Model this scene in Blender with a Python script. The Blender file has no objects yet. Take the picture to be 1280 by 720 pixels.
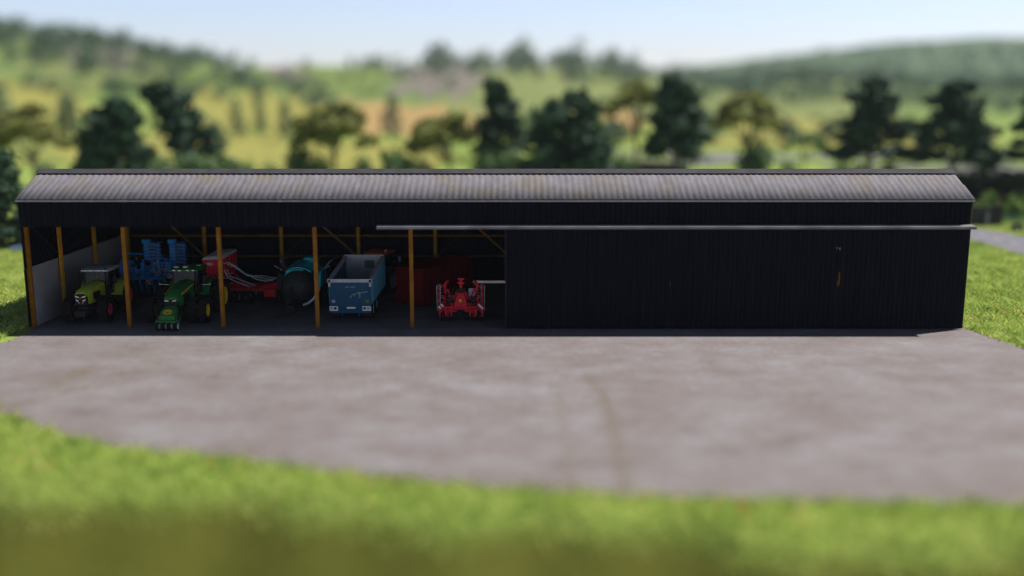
import bpy, math, random
import numpy as np
from mathutils import Vector, Matrix

random.seed(7)
RNG = np.random.default_rng(11)
SC = bpy.context.scene
COL = SC.collection
R = math.radians

# ---------------------------------------------------------------- camera numbers
CAM_H = 13.0
PITCH = R(10.7)
FPX = 1245.0            # focal length in pixels of the 1280 wide photograph

def depr(py):           # angle below the horizon of a photo row
    return PITCH + math.atan((py - 360.0) / FPX)

def lateral(px, D, z=0.0):
    zc = D * math.cos(PITCH) + (CAM_H - z) * math.sin(PITCH)
    return (px - 640.0) / FPX * zc

def height_at(py, D):
    return CAM_H - D * math.tan(depr(py))

def ground_pt(px, py):
    D = CAM_H / math.tan(depr(py))
    return (lateral(px, D), D)

# ---------------------------------------------------------------- object helpers
def tag(o, label=None, cat=None, group=None, kind=None):
    if label: o['label'] = label
    if cat: o['category'] = cat
    if group: o['group'] = group
    if kind: o['kind'] = kind
    return o

def empty(name, loc=(0, 0, 0), rz=0.0, parent=None):
    o = bpy.data.objects.new(name, None)
    COL.objects.link(o)
    o.location = loc
    o.rotation_euler = (0, 0, rz)
    o.empty_display_size = 0.3
    if parent: o.parent = parent
    return o

def children(o):
    return [c for c in bpy.data.objects if c.parent == o]

def copy_tree(o, parent=None):
    c = o.copy()
    COL.objects.link(c)
    if parent: c.parent = parent
    for ch in children(o):
        copy_tree(ch, c)
    return c

class MB:
    """collects shapes, then links them as one mesh object"""
    def __init__(s):
        s.v = []; s.f = []; s.mi = []; s.m = 0
    def _add(s, vs, fs):
        b = len(s.v)
        s.v.extend([tuple(p) for p in vs])
        for f in fs:
            s.f.append(tuple(b + i for i in f)); s.mi.append(s.m)
    def mat(s, i):
        s.m = i; return s
    def box(s, c, d, rot=None):
        hx, hy, hz = d[0] / 2, d[1] / 2, d[2] / 2
        vs = [Vector((x, y, z)) for z in (-hz, hz) for y in (-hy, hy) for x in (-hx, hx)]
        if rot is not None: vs = [rot @ p for p in vs]
        c = Vector(c)
        s._add([p + c for p in vs], [(0, 2, 3, 1), (4, 5, 7, 6), (0, 1, 5, 4), (2, 6, 7, 3), (0, 4, 6, 2), (1, 3, 7, 5)])
        return s
    def span(s, a, b):
        return s.box([(a[i] + b[i]) / 2 for i in range(3)], [abs(b[i] - a[i]) for i in range(3)])
    def bar(s, p, q, w, h=None, up=(0, 0, 1)):
        h = h or w
        p, q = Vector(p), Vector(q)
        d = q - p; L = d.length; d.normalize()
        u = Vector(up)
        if abs(d.dot(u)) > 0.98: u = Vector((0, 1, 0))
        x = d.cross(u).normalized(); z = x.cross(d)
        rot = Matrix((x, d, z)).transposed()
        return s.box((p + q) / 2, (w, L, h), rot)
    def loft(s, rings, cap=True):
        n = len(rings[0]); vs = [p for r in rings for p in r]; fs = []
        for i in range(len(rings) - 1):
            for j in range(n):
                k = (j + 1) % n
                fs.append((i * n + j, i * n + k, (i + 1) * n + k, (i + 1) * n + j))
        if cap:
            fs.append(tuple(range(n - 1, -1, -1)))
            fs.append(tuple((len(rings) - 1) * n + j for j in range(n)))
        s._add(vs, fs); return s
    def tube(s, pts, r, n=8):
        pts = [Vector(p) for p in pts]; rings = []
        rr = r if isinstance(r, (list, tuple)) else [r] * len(pts)
        ref = None
        for i, p in enumerate(pts):
            d = (pts[min(i + 1, len(pts) - 1)] - pts[max(i - 1, 0)]).normalized()
            if ref is None or abs(d.dot(ref)) > 0.97:
                ref = Vector((0, 0, 1)) if abs(d.z) < 0.9 else Vector((1, 0, 0))
            x = d.cross(ref).normalized(); y = x.cross(d).normalized()
            ref = y
            rings.append([p + (x * math.cos(2 * math.pi * k / n) + y * math.sin(2 * math.pi * k / n)) * rr[i] for k in range(n)])
        return s.loft(rings)
    def lathe(s, prof, o, axis='x', n=28, closed=False):
        """prof = [(radius, along)] about an axis through o"""
        o = Vector(o); rings = []
        for (r, t) in prof:
            ring = []
            for k in range(n):
                a = 2 * math.pi * k / n
                c, q = r * math.cos(a), r * math.sin(a)
                if axis == 'x': ring.append(o + Vector((t, c, q)))
                elif axis == 'y': ring.append(o + Vector((c, t, q)))
                else: ring.append(o + Vector((c, q, t)))
            rings.append(ring)
        if closed: rings.append(rings[0])
        return s.loft(rings, cap=not closed)
    def prism(s, poly, x0, x1):
        """poly in (y, z), extruded along x"""
        return s.loft([[(x0, y, z) for y, z in poly], [(x1, y, z) for y, z in poly]])
    def prismy(s, poly, y0, y1):
        return s.loft([[(x, y0, z) for x, z in poly], [(x, y1, z) for x, z in poly]])
    def arc(s, cy, cz, r, a0, a1, x0, x1, th=0.05, n=12):
        """curved strip (a mudguard) about the x axis"""
        rings = []
        for i in range(n + 1):
            a = R(a0 + (a1 - a0) * i / n)
            c, q = math.cos(a), math.sin(a)
            rings.append([(x0, cy + c * r, cz + q * r), (x1, cy + c * r, cz + q * r),
                          (x1, cy + c * (r + th), cz + q * (r + th)), (x0, cy + c * (r + th), cz + q * (r + th))])
        return s.loft(rings)
    def corr(s, o, u, L, v, Hh, n, pitch=0.3, depth=0.035, th=0.02):
        """ribbed metal sheet: o corner, u along, v up, n outward"""
        o, u, v, n = Vector(o), Vector(u), Vector(v), Vector(n)
        prof = []; x = 0.0
        while x < L - 1e-6:
            for (t, k) in ((0.0, 0), (0.5, 0), (0.6, 1), (0.9, 1)):
                xx = x + t * pitch
                if xx < L: prof.append((xx, k * depth))
            x += pitch
        prof.append((L, 0.0))
        a = [o + u * x + n * d for x, d in prof]
        b = [p + v * Hh for p in a]
        m = len(a)
        vs = a + b + [p - n * (th) - n * 0 for p in a] + [p - n * th for p in b]
        fs = []
        for i in range(m - 1):
            fs.append((i, i + 1, m + i + 1, m + i))
            fs.append((2 * m + i + 1, 2 * m + i, 3 * m + i, 3 * m + i + 1))
            fs.append((2 * m + i, 2 * m + i + 1, i + 1, i))
            fs.append((m + i, m + i + 1, 3 * m + i + 1, 3 * m + i))
        fs.append((0, m, 3 * m, 2 * m)); fs.append((m - 1, 3 * m - 1, 4 * m - 1, 2 * m - 1))
        s._add(vs, fs); return s
    def build(s, name, mat, parent=None, loc=None, smooth=False, bevel=0.0):
        me = bpy.data.meshes.new(name)
        me.from_pydata(s.v, [], s.f)
        mats = mat if isinstance(mat, (list, tuple)) else [mat]
        for m in mats: me.materials.append(m)
        if len(mats) > 1:
            me.polygons.foreach_set('material_index', s.mi)
        me.validate()
        import bmesh
        bm = bmesh.new(); bm.from_mesh(me)
        bmesh.ops.recalc_face_normals(bm, faces=bm.faces)
        bm.to_mesh(me); bm.free()
        if smooth:
            me.shade_smooth()
            me.set_sharp_from_angle(angle=R(38))
        o = bpy.data.objects.new(name, me)
        COL.objects.link(o)
        if loc: o.location = loc
        if parent: o.parent = parent
        if bevel:
            b = o.modifiers.new('edge', 'BEVEL'); b.width = bevel; b.segments = 2
            b.limit_method = 'ANGLE'; b.angle_limit = R(40)
        return o

def mesh_np(name, V, F, mats, parent=None, attr=None, mi=None, smooth=False):
    """fast mesh from numpy arrays; attr = {name: per-vertex float or rgb}"""
    me = bpy.data.meshes.new(name)
    nv, nf, k = len(V), len(F), F.shape[1]
    me.vertices.add(nv); me.vertices.foreach_set('co', V.astype(np.float32).ravel())
    me.loops.add(nf * k); me.loops.foreach_set('vertex_index', F.astype(np.int32).ravel())
    me.polygons.add(nf)
    me.polygons.foreach_set('loop_start', np.arange(0, nf * k, k, dtype=np.int32))
    me.polygons.foreach_set('loop_total', np.full(nf, k, dtype=np.int32))
    for m in mats: me.materials.append(m)
    if mi is not None: me.polygons.foreach_set('material_index', mi.astype(np.int32))
    if attr:
        for an, vals in attr.items():
            if vals.ndim == 1:
                a = me.attributes.new(an, 'FLOAT', 'POINT'); a.data.foreach_set('value', vals.astype(np.float32))
            else:
                a = me.attributes.new(an, 'FLOAT_COLOR', 'POINT')
                a.data.foreach_set('color', np.hstack([vals, np.ones((len(vals), 1))]).astype(np.float32).ravel())
    me.update(); me.validate()
    if smooth: me.shade_smooth()
    o = bpy.data.objects.new(name, me)
    COL.objects.link(o)
    if parent: o.parent = parent
    return o

# ---------------------------------------------------------------- materials
def nodes_of(name):
    m = bpy.data.materials.new(name); m.use_nodes = True
    nt = m.node_tree
    return m, nt, nt.nodes['Principled BSDF']

def ramp(nt, src, stops):
    r = nt.nodes.new('ShaderNodeValToRGB')
    cr = r.color_ramp
    while len(cr.elements) > 1: cr.elements.remove(cr.elements[-1])
    cr.elements[0].position = stops[0][0]; cr.elements[0].color = (*stops[0][1], 1)
    for p, c in stops[1:]:
        e = cr.elements.new(p); e.color = (*c, 1)
    nt.links.new(src, r.inputs[0])
    return r.outputs[0]

def noise(nt, scale, detail=4, rough=0.55, vec=None, out='Fac'):
    n = nt.nodes.new('ShaderNodeTexNoise')
    n.inputs['Scale'].default_value = scale
    n.inputs['Detail'].default_value = detail
    n.inputs['Roughness'].default_value = rough
    if vec is not None: nt.links.new(vec, n.inputs['Vector'])
    return n.outputs[out]

def coords(nt, scale=(1, 1, 1), rot=(0, 0, 0)):
    t = nt.nodes.new('ShaderNodeTexCoord')
    mp = nt.nodes.new('ShaderNodeMapping')
    mp.inputs['Scale'].default_value = scale
    mp.inputs['Rotation'].default_value = rot
    nt.links.new(t.outputs['Object'], mp.inputs['Vector'])
    return mp.outputs[0]

def mixc(nt, fac, a, b, mode='MIX'):
    m = nt.nodes.new('ShaderNodeMix'); m.data_type = 'RGBA'; m.blend_type = mode
    for sock, val in ((m.inputs[0], fac), (m.inputs[6], a), (m.inputs[7], b)):
        if isinstance(val, (int, float)): sock.default_value = val
        elif isinstance(val, tuple): sock.default_value = (*val, 1)
        else: nt.links.new(val, sock)
    return m.outputs[2]

def bump(nt, bsdf, src, strength=0.3, dist=0.02):
    b = nt.nodes.new('ShaderNodeBump')
    b.inputs['Strength'].default_value = strength; b.inputs['Distance'].default_value = dist
    nt.links.new(src, b.inputs['Height']); nt.links.new(b.outputs[0], bsdf.inputs['Normal'])

def M(name, col, rough=0.55, metal=0.0, var=0.25, scale=2.5, col2=None, bmp=0.0, coat=0.0, dust=0.0):
    m, nt, b = nodes_of(name)
    v = coords(nt)
    n = noise(nt, scale, 5, 0.6, v)
    lo = tuple(c * (1 - var) for c in col); hi = tuple(min(1, c * (1 + var)) for c in (col2 or col))
    c = ramp(nt, n, [(0.3, lo), (0.7, hi)])
    if dust:
        v2 = coords(nt)
        dm = ramp(nt, noise(nt, 3.1, 7, 0.75, v2), [(0.42, (0, 0, 0)), (0.75, (dust, dust, dust))])
        c = mixc(nt, dm, c, (0.13, 0.105, 0.08))
    nt.links.new(c, b.inputs['Base Color'])
    b.inputs['Roughness'].default_value = rough; b.inputs['Metallic'].default_value = metal
    b.inputs['Specular IOR Level'].default_value = 0.15
    if coat: b.inputs['Coat Weight'].default_value = coat; b.inputs['Coat Roughness'].default_value = 0.15
    if bmp: bump(nt, b, noise(nt, scale * 8, 4, 0.6, v), bmp)
    return m

def paint(name, col, var=0.2):
    return M(name, col, rough=0.42, var=var, scale=1.7, coat=0.04, dust=0.22)

MAT = {}
def setup_materials():
    g = MAT
    g['lime'] = paint('lime_paint', (0.36, 0.47, 0.035))
    g['green'] = paint('green_paint', (0.018, 0.17, 0.035))
    g['dark'] = M('dark_metal', (0.022, 0.023, 0.026), 0.5, 0.2)
    g['black'] = M('black_plastic', (0.012, 0.012, 0.013), 0.45)
    g['tyre'] = M('tyre_rubber', (0.012, 0.012, 0.013), 0.85, var=0.4, scale=6, bmp=0.2, dust=0.12)
    g['redrim'] = paint('red_rim', (0.55, 0.035, 0.09))
    g['yellow'] = paint('yellow_paint', (0.75, 0.52, 0.01))
    g['white'] = M('white_paint', (0.75, 0.75, 0.77), 0.4, var=0.1)
    g['palegrey'] = M('pale_grey_paint', (0.5, 0.5, 0.53), 0.45, var=0.15)
    g['steel'] = M('steel', (0.45, 0.45, 0.48), 0.35, 0.7, var=0.2)
    g['blue'] = paint('blue_paint', (0.025, 0.36, 1.0))
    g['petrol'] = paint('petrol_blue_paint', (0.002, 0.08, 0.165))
    g['petrol_lit'] = paint('lit_petrol_paint', (0.08, 0.32, 0.48))  # lighter copy of the petrol paint: light on the trailer side painted in
    g['rimgrey'] = M('grey_rim_paint', (0.42, 0.41, 0.5), 0.5, var=0.15)
    g['teal'] = paint('teal_paint', (0.015, 0.50, 0.58))
    g['red'] = paint('red_paint', (0.75, 0.012, 0.035))
    g['maroon'] = M('maroon_paint', (0.17, 0.003, 0.006), 0.7, var=0.2, scale=1.2)
    g['orange'] = paint('orange_paint', (0.6, 0.09, 0.02))
    g['tank'] = M('tank_dark', (0.03, 0.034, 0.034), 0.45, 0.1, var=0.3)
    g['ochre'] = M('ochre_steel_paint', (0.29, 0.118, 0.005), 0.5, var=0.3, scale=1.5, coat=0.1)
    g['lamp'] = M('lamp_lens', (0.8, 0.8, 0.8), 0.12, 0.0, var=0.05, coat=1.0)
    g['redlens'] = M('red_lens', (0.5, 0.01, 0.01), 0.2, coat=1.0)
    g['hose'] = M('pale_hose', (0.62, 0.64, 0.7), 0.5, var=0.15)
    g['seat'] = M('seat_fabric', (0.16, 0.16, 0.17), 0.9)
    g['bark'] = M('bark', (0.11, 0.075, 0.06), 0.9, var=0.4, scale=4, bmp=0.4)
    g['ochre_rear'] = M('brightened_ochre_steel_paint', (0.62, 0.30, 0.03), 0.6, var=0.35, scale=1.5)  # ochre brightened to stand in for light lost towards the rear
    g['wood'] = M('weathered_wood', (0.14, 0.09, 0.055), 0.9, var=0.4, scale=3, bmp=0.3)
    g['panelgrey'] = M('concrete_panel', (0.33, 0.33, 0.34), 0.85, var=0.12, scale=0.8, bmp=0.2)
    g['wallgrey'] = M('dark_concrete', (0.06, 0.055, 0.06), 0.9, var=0.3, scale=1.0, bmp=0.3)
    # cab glass: clear sheet that also mirrors
    m, nt, b = nodes_of('cab_glass')
    b.inputs['Base Color'].default_value = (0.55, 0.6, 0.62, 1)
    b.inputs['Roughness'].default_value = 0.06; b.inputs['Transmission Weight'].default_value = 0.0
    t = nt.nodes.new('ShaderNodeBsdfTransparent'); t.inputs[0].default_value = (0.42, 0.46, 0.5, 1)
    gl = nt.nodes.new('ShaderNodeBsdfGlossy'); gl.inputs['Roughness'].default_value = 0.05
    mx = nt.nodes.new('ShaderNodeMixShader'); mx.inputs[0].default_value = 0.022; gl.inputs[0].default_value = (0.7, 0.82, 1.0, 1)
    nt.links.new(t.outputs[0], mx.inputs[1]); nt.links.new(gl.outputs[0], mx.inputs[2])
    nt.links.new(mx.outputs[0], nt.nodes['Material Output'].inputs['Surface'])
    g['glass'] = m
    # red and white chevron board
    m, nt, b = nodes_of('chevron_board')
    v = coords(nt, (1, 1, 1), (0, R(45), 0))
    w = nt.nodes.new('ShaderNodeTexWave'); w.inputs['Scale'].default_value = 1.6; w.bands_direction = 'X'
    nt.links.new(v, w.inputs['Vector'])
    c = ramp(nt, w.outputs['Fac'], [(0.45, (0.6, 0.03, 0.03)), (0.55, (0.8, 0.8, 0.8))])
    nt.links.new(c, b.inputs['Base Color']); b.inputs['Roughness'].default_value = 0.4
    g['chevron'] = m
    # black profiled cladding
    m, nt, b = nodes_of('black_cladding')
    v = coords(nt, (3.2, 3.2, 0.12))
    n = noise(nt, 2.2, 5, 0.65, v)
    c = ramp(nt, n, [(0.3, (0.0035, 0.004, 0.0085)), (0.55, (0.007, 0.0075, 0.015)), (0.75, (0.013, 0.0135, 0.022))])
    nt.links.new(c, b.inputs['Base Color'])
    b.inputs['Roughness'].default_value = 0.75; b.inputs['Specular IOR Level'].default_value = 0.08
    g['clad'] = m
    # fibre cement roof with lichen and streaks
    m, nt, b = nodes_of('corrugated_roof')
    v = coords(nt, (1.0, 0.25, 0.25)); v2 = coords(nt, (1, 1, 1))
    n = noise(nt, 2.6, 6, 0.7, v)
    c = ramp(nt, n, [(0.3, (0.115, 0.108, 0.124)), (0.5, (0.16, 0.15, 0.17)), (0.72, (0.205, 0.194, 0.216))])
    n2 = noise(nt, 0.55, 6, 0.75, v2)
    st = ramp(nt, n2, [(0.50, (0, 0, 0)), (0.66, (1, 1, 1))])
    c = mixc(nt, mixc(nt, 1.0, st, (0.7, 0.7, 0.7), 'MULTIPLY'), c, (0.15, 0.125, 0.075))
    nt.links.new(c, b.inputs['Base Color']); b.inputs['Roughness'].default_value = 0.85
    bump(nt, b, noise(nt, 14, 4, 0.6, v2), 0.3)
    g['roof'] = m
    g['ridge'] = M('ridge_cap', (0.06, 0.057, 0.065), 0.8, var=0.25, scale=1)
    # yard concrete
    m, nt, b = nodes_of('yard_concrete')
    v = coords(nt, (0.8, 1.0, 1)); vs = coords(nt, (0.62, 0.85, 1))
    n1 = noise(nt, 0.42, 9, 0.74, vs); n2 = noise(nt, 0.13, 5, 0.65, v); n3 = noise(nt, 3.2, 8, 0.8, v)
    c = ramp(nt, n1, [(0.31, (0.126, 0.101, 0.092)), (0.45, (0.178, 0.155, 0.15)), (0.55, (0.206, 0.189, 0.191)), (0.68, (0.252, 0.242, 0.256))])
    c = mixc(nt, ramp(nt, n2, [(0.4, (0, 0, 0)), (0.65, (0.55, 0.55, 0.55))]), c, (0.174, 0.145, 0.139))
    c = mixc(nt, 0.5, c, ramp(nt, n3, [(0.32, (0.32, 0.31, 0.30)), (0.68, (0.68, 0.68, 0.70))]), 'OVERLAY')
    n4 = noise(nt, 0.65, 6, 0.75, vs)
    c = mixc(nt, ramp(nt, n4, [(0.57, (0, 0, 0)), (0.72, (0.6, 0.6, 0.6))]), c, (0.265, 0.26, 0.277))
    at = nt.nodes.new('ShaderNodeAttribute'); at.attribute_name = 'dirt'
    nb = noise(nt, 2.2, 5, 0.7, v)
    f = mixc(nt, 1.0, at.outputs['Color'], ramp(nt, nb, [(0.3, (0.1, 0.1, 0.1)), (0.65, (1, 1, 1))]), 'MULTIPLY')
    c = mixc(nt, f, c, (0.125, 0.095, 0.05))
    nt.links.new(c, b.inputs['Base Color']); b.inputs['Roughness'].default_value = 0.85
    bump(nt, b, n3, 0.25, 0.02)
    g['yard'] = m
    g['floor'] = M('shaded_shed_floor', (0.16, 0.146, 0.143), 0.9, var=0.3, scale=0.4, bmp=0.15)  # darker than yard concrete: part of the indoor shade is in the colour
    # asphalt
    g['asphalt'] = M('asphalt', (0.185, 0.178, 0.2), 0.9, var=0.15, scale=0.6, bmp=0.1)
    # land: grass with drier patches
    m, nt, b = nodes_of('meadow')
    v = coords(nt)
    n1 = noise(nt, 0.02, 6, 0.6, v); n2 = noise(nt, 1.3, 6, 0.75, v)
    c = ramp(nt, n1, [(0.3, (0.17, 0.25, 0.05)), (0.5, (0.215, 0.295, 0.065)), (0.7, (0.27, 0.32, 0.085))])
    c = mixc(nt, 0.6, c, ramp(nt, n2, [(0.25, (0.28, 0.30, 0.3)), (0.7, (0.7, 0.68, 0.6))]), 'OVERLAY')
    at = nt.nodes.new('ShaderNodeAttribute'); at.attribute_name = 'dry'
    c = mixc(nt, at.outputs['Fac'], c, mixc(nt, n2, (0.083, 0.090, 0.014), (0.112, 0.116, 0.021)))
    at2 = nt.nodes.new('ShaderNodeAttribute'); at2.attribute_name = 'wooded'
    n5 = noise(nt, 0.05, 6, 0.75, v)
    c = mixc(nt, at2.outputs['Fac'], c, ramp(nt, n5, [(0.35, (0.055, 0.105, 0.055)), (0.65, (0.13, 0.19, 0.09))]))
    nt.links.new(c, b.inputs['Base Color']); b.inputs['Roughness'].default_value = 0.95
    b.inputs['Specular IOR Level'].default_value = 0.1
    bump(nt, b, n2, 0.5, 0.15)
    g['land'] = m
    def field(name, a, b_):
        m, nt, b = nodes_of(name)
        v = coords(nt, (1, 0.3, 1))
        c = ramp(nt, noise(nt, 0.06, 6, 0.7, v), [(0.3, a), (0.7, b_)])
        nt.links.new(c, b.inputs['Base Color']); b.inputs['Roughness'].default_value = 0.95
        b.inputs['Specular IOR Level'].default_value = 0.1
        return m
    g['f_yellow'] = field('yellow_crop', (0.26, 0.26, 0.065), (0.315, 0.295, 0.075))
    g['f_ochre'] = field('ochre_stubble', (0.34, 0.235, 0.09), (0.39, 0.26, 0.105))
    g['f_green'] = field('green_pasture', (0.14, 0.20, 0.05), (0.19, 0.245, 0.07))
    g['f_pale'] = field('pale_pasture', (0.17, 0.21, 0.07), (0.215, 0.25, 0.09))
    g['scree'] = field('bare_scree', (0.17, 0.155, 0.125), (0.23, 0.205, 0.17))
    # leaves and blades take a per-leaf tint of their own
    def leaf(name, stops, trans=0.0):
        m, nt, b = nodes_of(name)
        at = nt.nodes.new('ShaderNodeAttribute'); at.attribute_name = 'tint'
        c = ramp(nt, at.outputs['Fac'], stops)
        nt.links.new(c, b.inputs['Base Color']); b.inputs['Roughness'].default_value = 0.6
        b.inputs['Specular IOR Level'].default_value = 0.2
        if trans:
            t = nt.nodes.new('ShaderNodeBsdfTranslucent'); nt.links.new(c, t.inputs[0])
            mx = nt.nodes.new('ShaderNodeMixShader'); mx.inputs[0].default_value = trans
            nt.links.new(b.outputs[0], mx.inputs[1]); nt.links.new(t.outputs[0], mx.inputs[2])
            nt.links.new(mx.outputs[0], nt.nodes['Material Output'].inputs['Surface'])
        return m
    g['leaf_dark'] = leaf('dark_leaves', [(0, (0.010, 0.030, 0.015)), (0.6, (0.026, 0.068, 0.034)), (1, (0.085, 0.16, 0.07))])
    g['leaf_olive'] = leaf('olive_leaves', [(0, (0.15, 0.165, 0.045)), (0.6, (0.28, 0.30, 0.085)), (1, (0.38, 0.39, 0.13))], 0.45)
    g['leaf_mid'] = leaf('mid_green_leaves', [(0, (0.05, 0.10, 0.035)), (0.6, (0.13, 0.22, 0.08)), (1, (0.30, 0.42, 0.19))], 0.2)
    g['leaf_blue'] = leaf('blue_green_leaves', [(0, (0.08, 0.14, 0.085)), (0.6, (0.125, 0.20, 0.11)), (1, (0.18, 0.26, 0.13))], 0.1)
    g['leaf_hazed'] = leaf('hazed_leaves', [(0, (0.16, 0.215, 0.15)), (0.6, (0.22, 0.29, 0.195)), (1, (0.28, 0.35, 0.23))], 0.35)  # distance haze mixed into the leaf colour
    g['leaf_hedge'] = leaf('hedge_leaves', [(0, (0.008, 0.014, 0.010)), (0.7, (0.016, 0.026, 0.016)), (1, (0.03, 0.045, 0.02))])
    g['leaf_fresh'] = leaf('fresh_leaves', [(0, (0.06, 0.12, 0.02)), (0.6, (0.15, 0.25, 0.045)), (1, (0.28, 0.36, 0.09))], 0.25)
    g['blade'] = leaf('grass_blades', [(0, (0.10, 0.20, 0.04)), (0.3, (0.40, 0.54, 0.12)), (0.7, (0.64, 0.72, 0.21)), (1, (0.80, 0.80, 0.36))], 0.4)
    g['petal'] = leaf('petals', [(0, (0.6, 0.12, 0.04)), (0.5, (0.65, 0.28, 0.06)), (1, (0.62, 0.30, 0.32))], 0.2)
    g['hydrangea'] = leaf('pale_blue_flowers', [(0, (0.10, 0.16, 0.34)), (1, (0.30, 0.38, 0.58))], 0.2)
setup_materials()
# ================================================================ terrain
def sstep(a, b, x):
    t = np.clip((x - a) / (b - a), 0, 1); return t * t * (3 - 2 * t)

def vnoise(x, y, s, seed):
    """smooth value noise"""
    r = np.random.default_rng(seed); tab = r.random((64, 64))
    xs, ys = x / s + 1000.3, y / s + 1000.7
    xi, yi = np.floor(xs).astype(int), np.floor(ys).astype(int)
    fx, fy = xs - xi, ys - yi
    fx = fx * fx * (3 - 2 * fx); fy = fy * fy * (3 - 2 * fy)
    g = lambda i, j: tab[i % 64, j % 64]
    return (g(xi, yi) * (1 - fx) * (1 - fy) + g(xi + 1, yi) * fx * (1 - fy) + g(xi, yi + 1) * (1 - fx) * fy + g(xi + 1, yi + 1) * fx * fy)

def crest(x):           # where the foreground bank breaks off
    return 30.2 - 0.17 * np.clip(x, -30, 26) + 0.5 * np.sin(x * 0.5) + 0.3 * np.sin(x * 1.3 + 1)

def terrain(x, y):
    x = np.asarray(x, float); y = np.asarray(y, float)
    bank = crest(x) - y
    z = -0.62 * np.maximum(0, np.sqrt(bank * bank + 1.0) * 0.5 + bank * 0.5 - 0.25) * (bank > -3)
    z = np.maximum(z, -13.0)
    z = z + 24 * sstep(250, 820, y)
    z = z + 38 * np.exp(-((x + 345) / 190) ** 2 - ((y - 590) / 170) ** 2)
    z = z + 14 * np.exp(-((x + 10) / 120) ** 2 - ((y - 690) / 120) ** 2)
    z = z + 30 * sstep(1000, 1700, y) * (0.55 + 0.45 * vnoise(x, y, 420, 3))
    z = z + 54 * sstep(1100, 1800, y) * sstep(100, 700, x)
    z = z + 35 * sstep(1500, 2100, y) * sstep(500, 1000, x)
    z = z + (vnoise(x, y, 90, 5) - 0.5) * 9 * sstep(260, 600, y)
    return z
def tz(x, y): return float(terrain(np.array([x]), np.array([y]))[0])

def make_ground():
    ys = np.concatenate([np.arange(-60, 20, 4.0), np.arange(20, 46, 0.5), np.arange(46, 130, 2.5), 130 * 1.022 ** np.arange(0, 160)])
    us = np.linspace(-1, 1, 241)
    V = np.array([[u * (45 + 0.95 * max(y, 0)), y] for y in ys for u in us])
    Z = terrain(V[:, 0], V[:, 1]) - 0.02
    n, m = len(ys), len(us)
    F = np.array([[i * m + j, i * m + j + 1, (i + 1) * m + j + 1, (i + 1) * m + j] for i in range(n - 1) for j in range(m - 1)])
    dry = sstep(-0.2, 1.4, crest(V[:, 0]) - V[:, 1])
    wooded = np.clip(0.55 * sstep(330, 520, V[:, 1]) + sstep(1050, 1250, V[:, 1]) + 0.9 * sstep(620, 700, V[:, 1]) * sstep(-150, -230, V[:, 0]), 0, 1)
    o = mesh_np('ground', np.column_stack([V, Z]), F, [MAT['land']], attr={'dry': dry, 'wooded': wooded}, smooth=True)
    tag(o, kind='structure')
make_ground()

YEDGE = [(-60, 60.0), (-31, 51.5), (-26.5, 46.5), (-21.4, 40.2), (-17.5, 37.3), (-14.9, 36.1), (-10, 34.8), (-6.8, 33.6), (-1.1, 32.1), (4.3, 31.3), (9.5, 30.9), (16.6, 30.6), (30, 30.2), (60, 29)]
def yard_front(x):
    return np.interp(x, [p[0] for p in YEDGE], [p[1] for p in YEDGE])

def yard_left(y):
    return np.interp(y, [46, 52.6, 54.6, 60, 80], [-33.5, -28.0, -27.2, -28.1, -28.1]) + 0.2 * np.sin(y * 1.7)
def yard_right(y):
    return np.interp(y, [28, 51.2, 56, 80], [38.0, 27.3, 26.2, 26.2])

def make_yard():
    rows, cols = 150, 240
    t = np.linspace(0, 1, rows); u = np.linspace(0, 1, cols)
    V = []
    for a in t:
        for b in u:
            x = -33 + 71 * b
            V.append((x, yard_front(x) + (73.5 - yard_front(x)) * a))
    V = np.array(V)
    V[:, 0] = np.clip(V[:, 0], yard_left(V[:, 1]), yard_right(V[:, 1]))
    F = np.array([[i * cols + j, i * cols + j + 1, (i + 1) * cols + j + 1, (i + 1) * cols + j] for i in range(rows - 1) for j in range(cols - 1)])
    # earth carried out by wheels: two curved tracks and a patch by the left side
    d = np.zeros(len(V))
    def track(pts, w, amt):
        nonlocal d
        P = np.array([ground_pt(*p) for p in pts])
        for i in range(len(P) - 1):
            a, b = P[i], P[i + 1]; ab = b - a
            s = np.clip(((V - a) @ ab) / (ab @ ab), 0, 1)
            dist = np.linalg.norm(V - (a + s[:, None] * ab), axis=1)
            d = np.maximum(d, amt * np.exp(-(dist / w) ** 2))
    track([(735, 470), (752, 492), (762, 515), (770, 550), (780, 615)], 0.33, 0.75)
    track([(690, 480), (700, 500), (706, 540), (712, 610)], 0.3, 0.4)
    track([(70, 478), (98, 468), (110, 460)], 0.8, 0.7)
    track([(20, 508), (60, 495), (105, 485)], 0.5, 0.7)
    track([(165, 440), (205, 452), (150, 470)], 0.9, 0.35)
    d = d + 0.45 * np.exp(-((V[:, 1] - yard_front(V[:, 0])) / 1.0) ** 2)
    o = mesh_np('yard_concrete', np.column_stack([V, np.full(len(V), 0.004)]), F, [MAT['yard']], attr={'dirt': np.clip(d, 0, 1)})
    tag(o, kind='structure')
make_yard()

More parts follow.
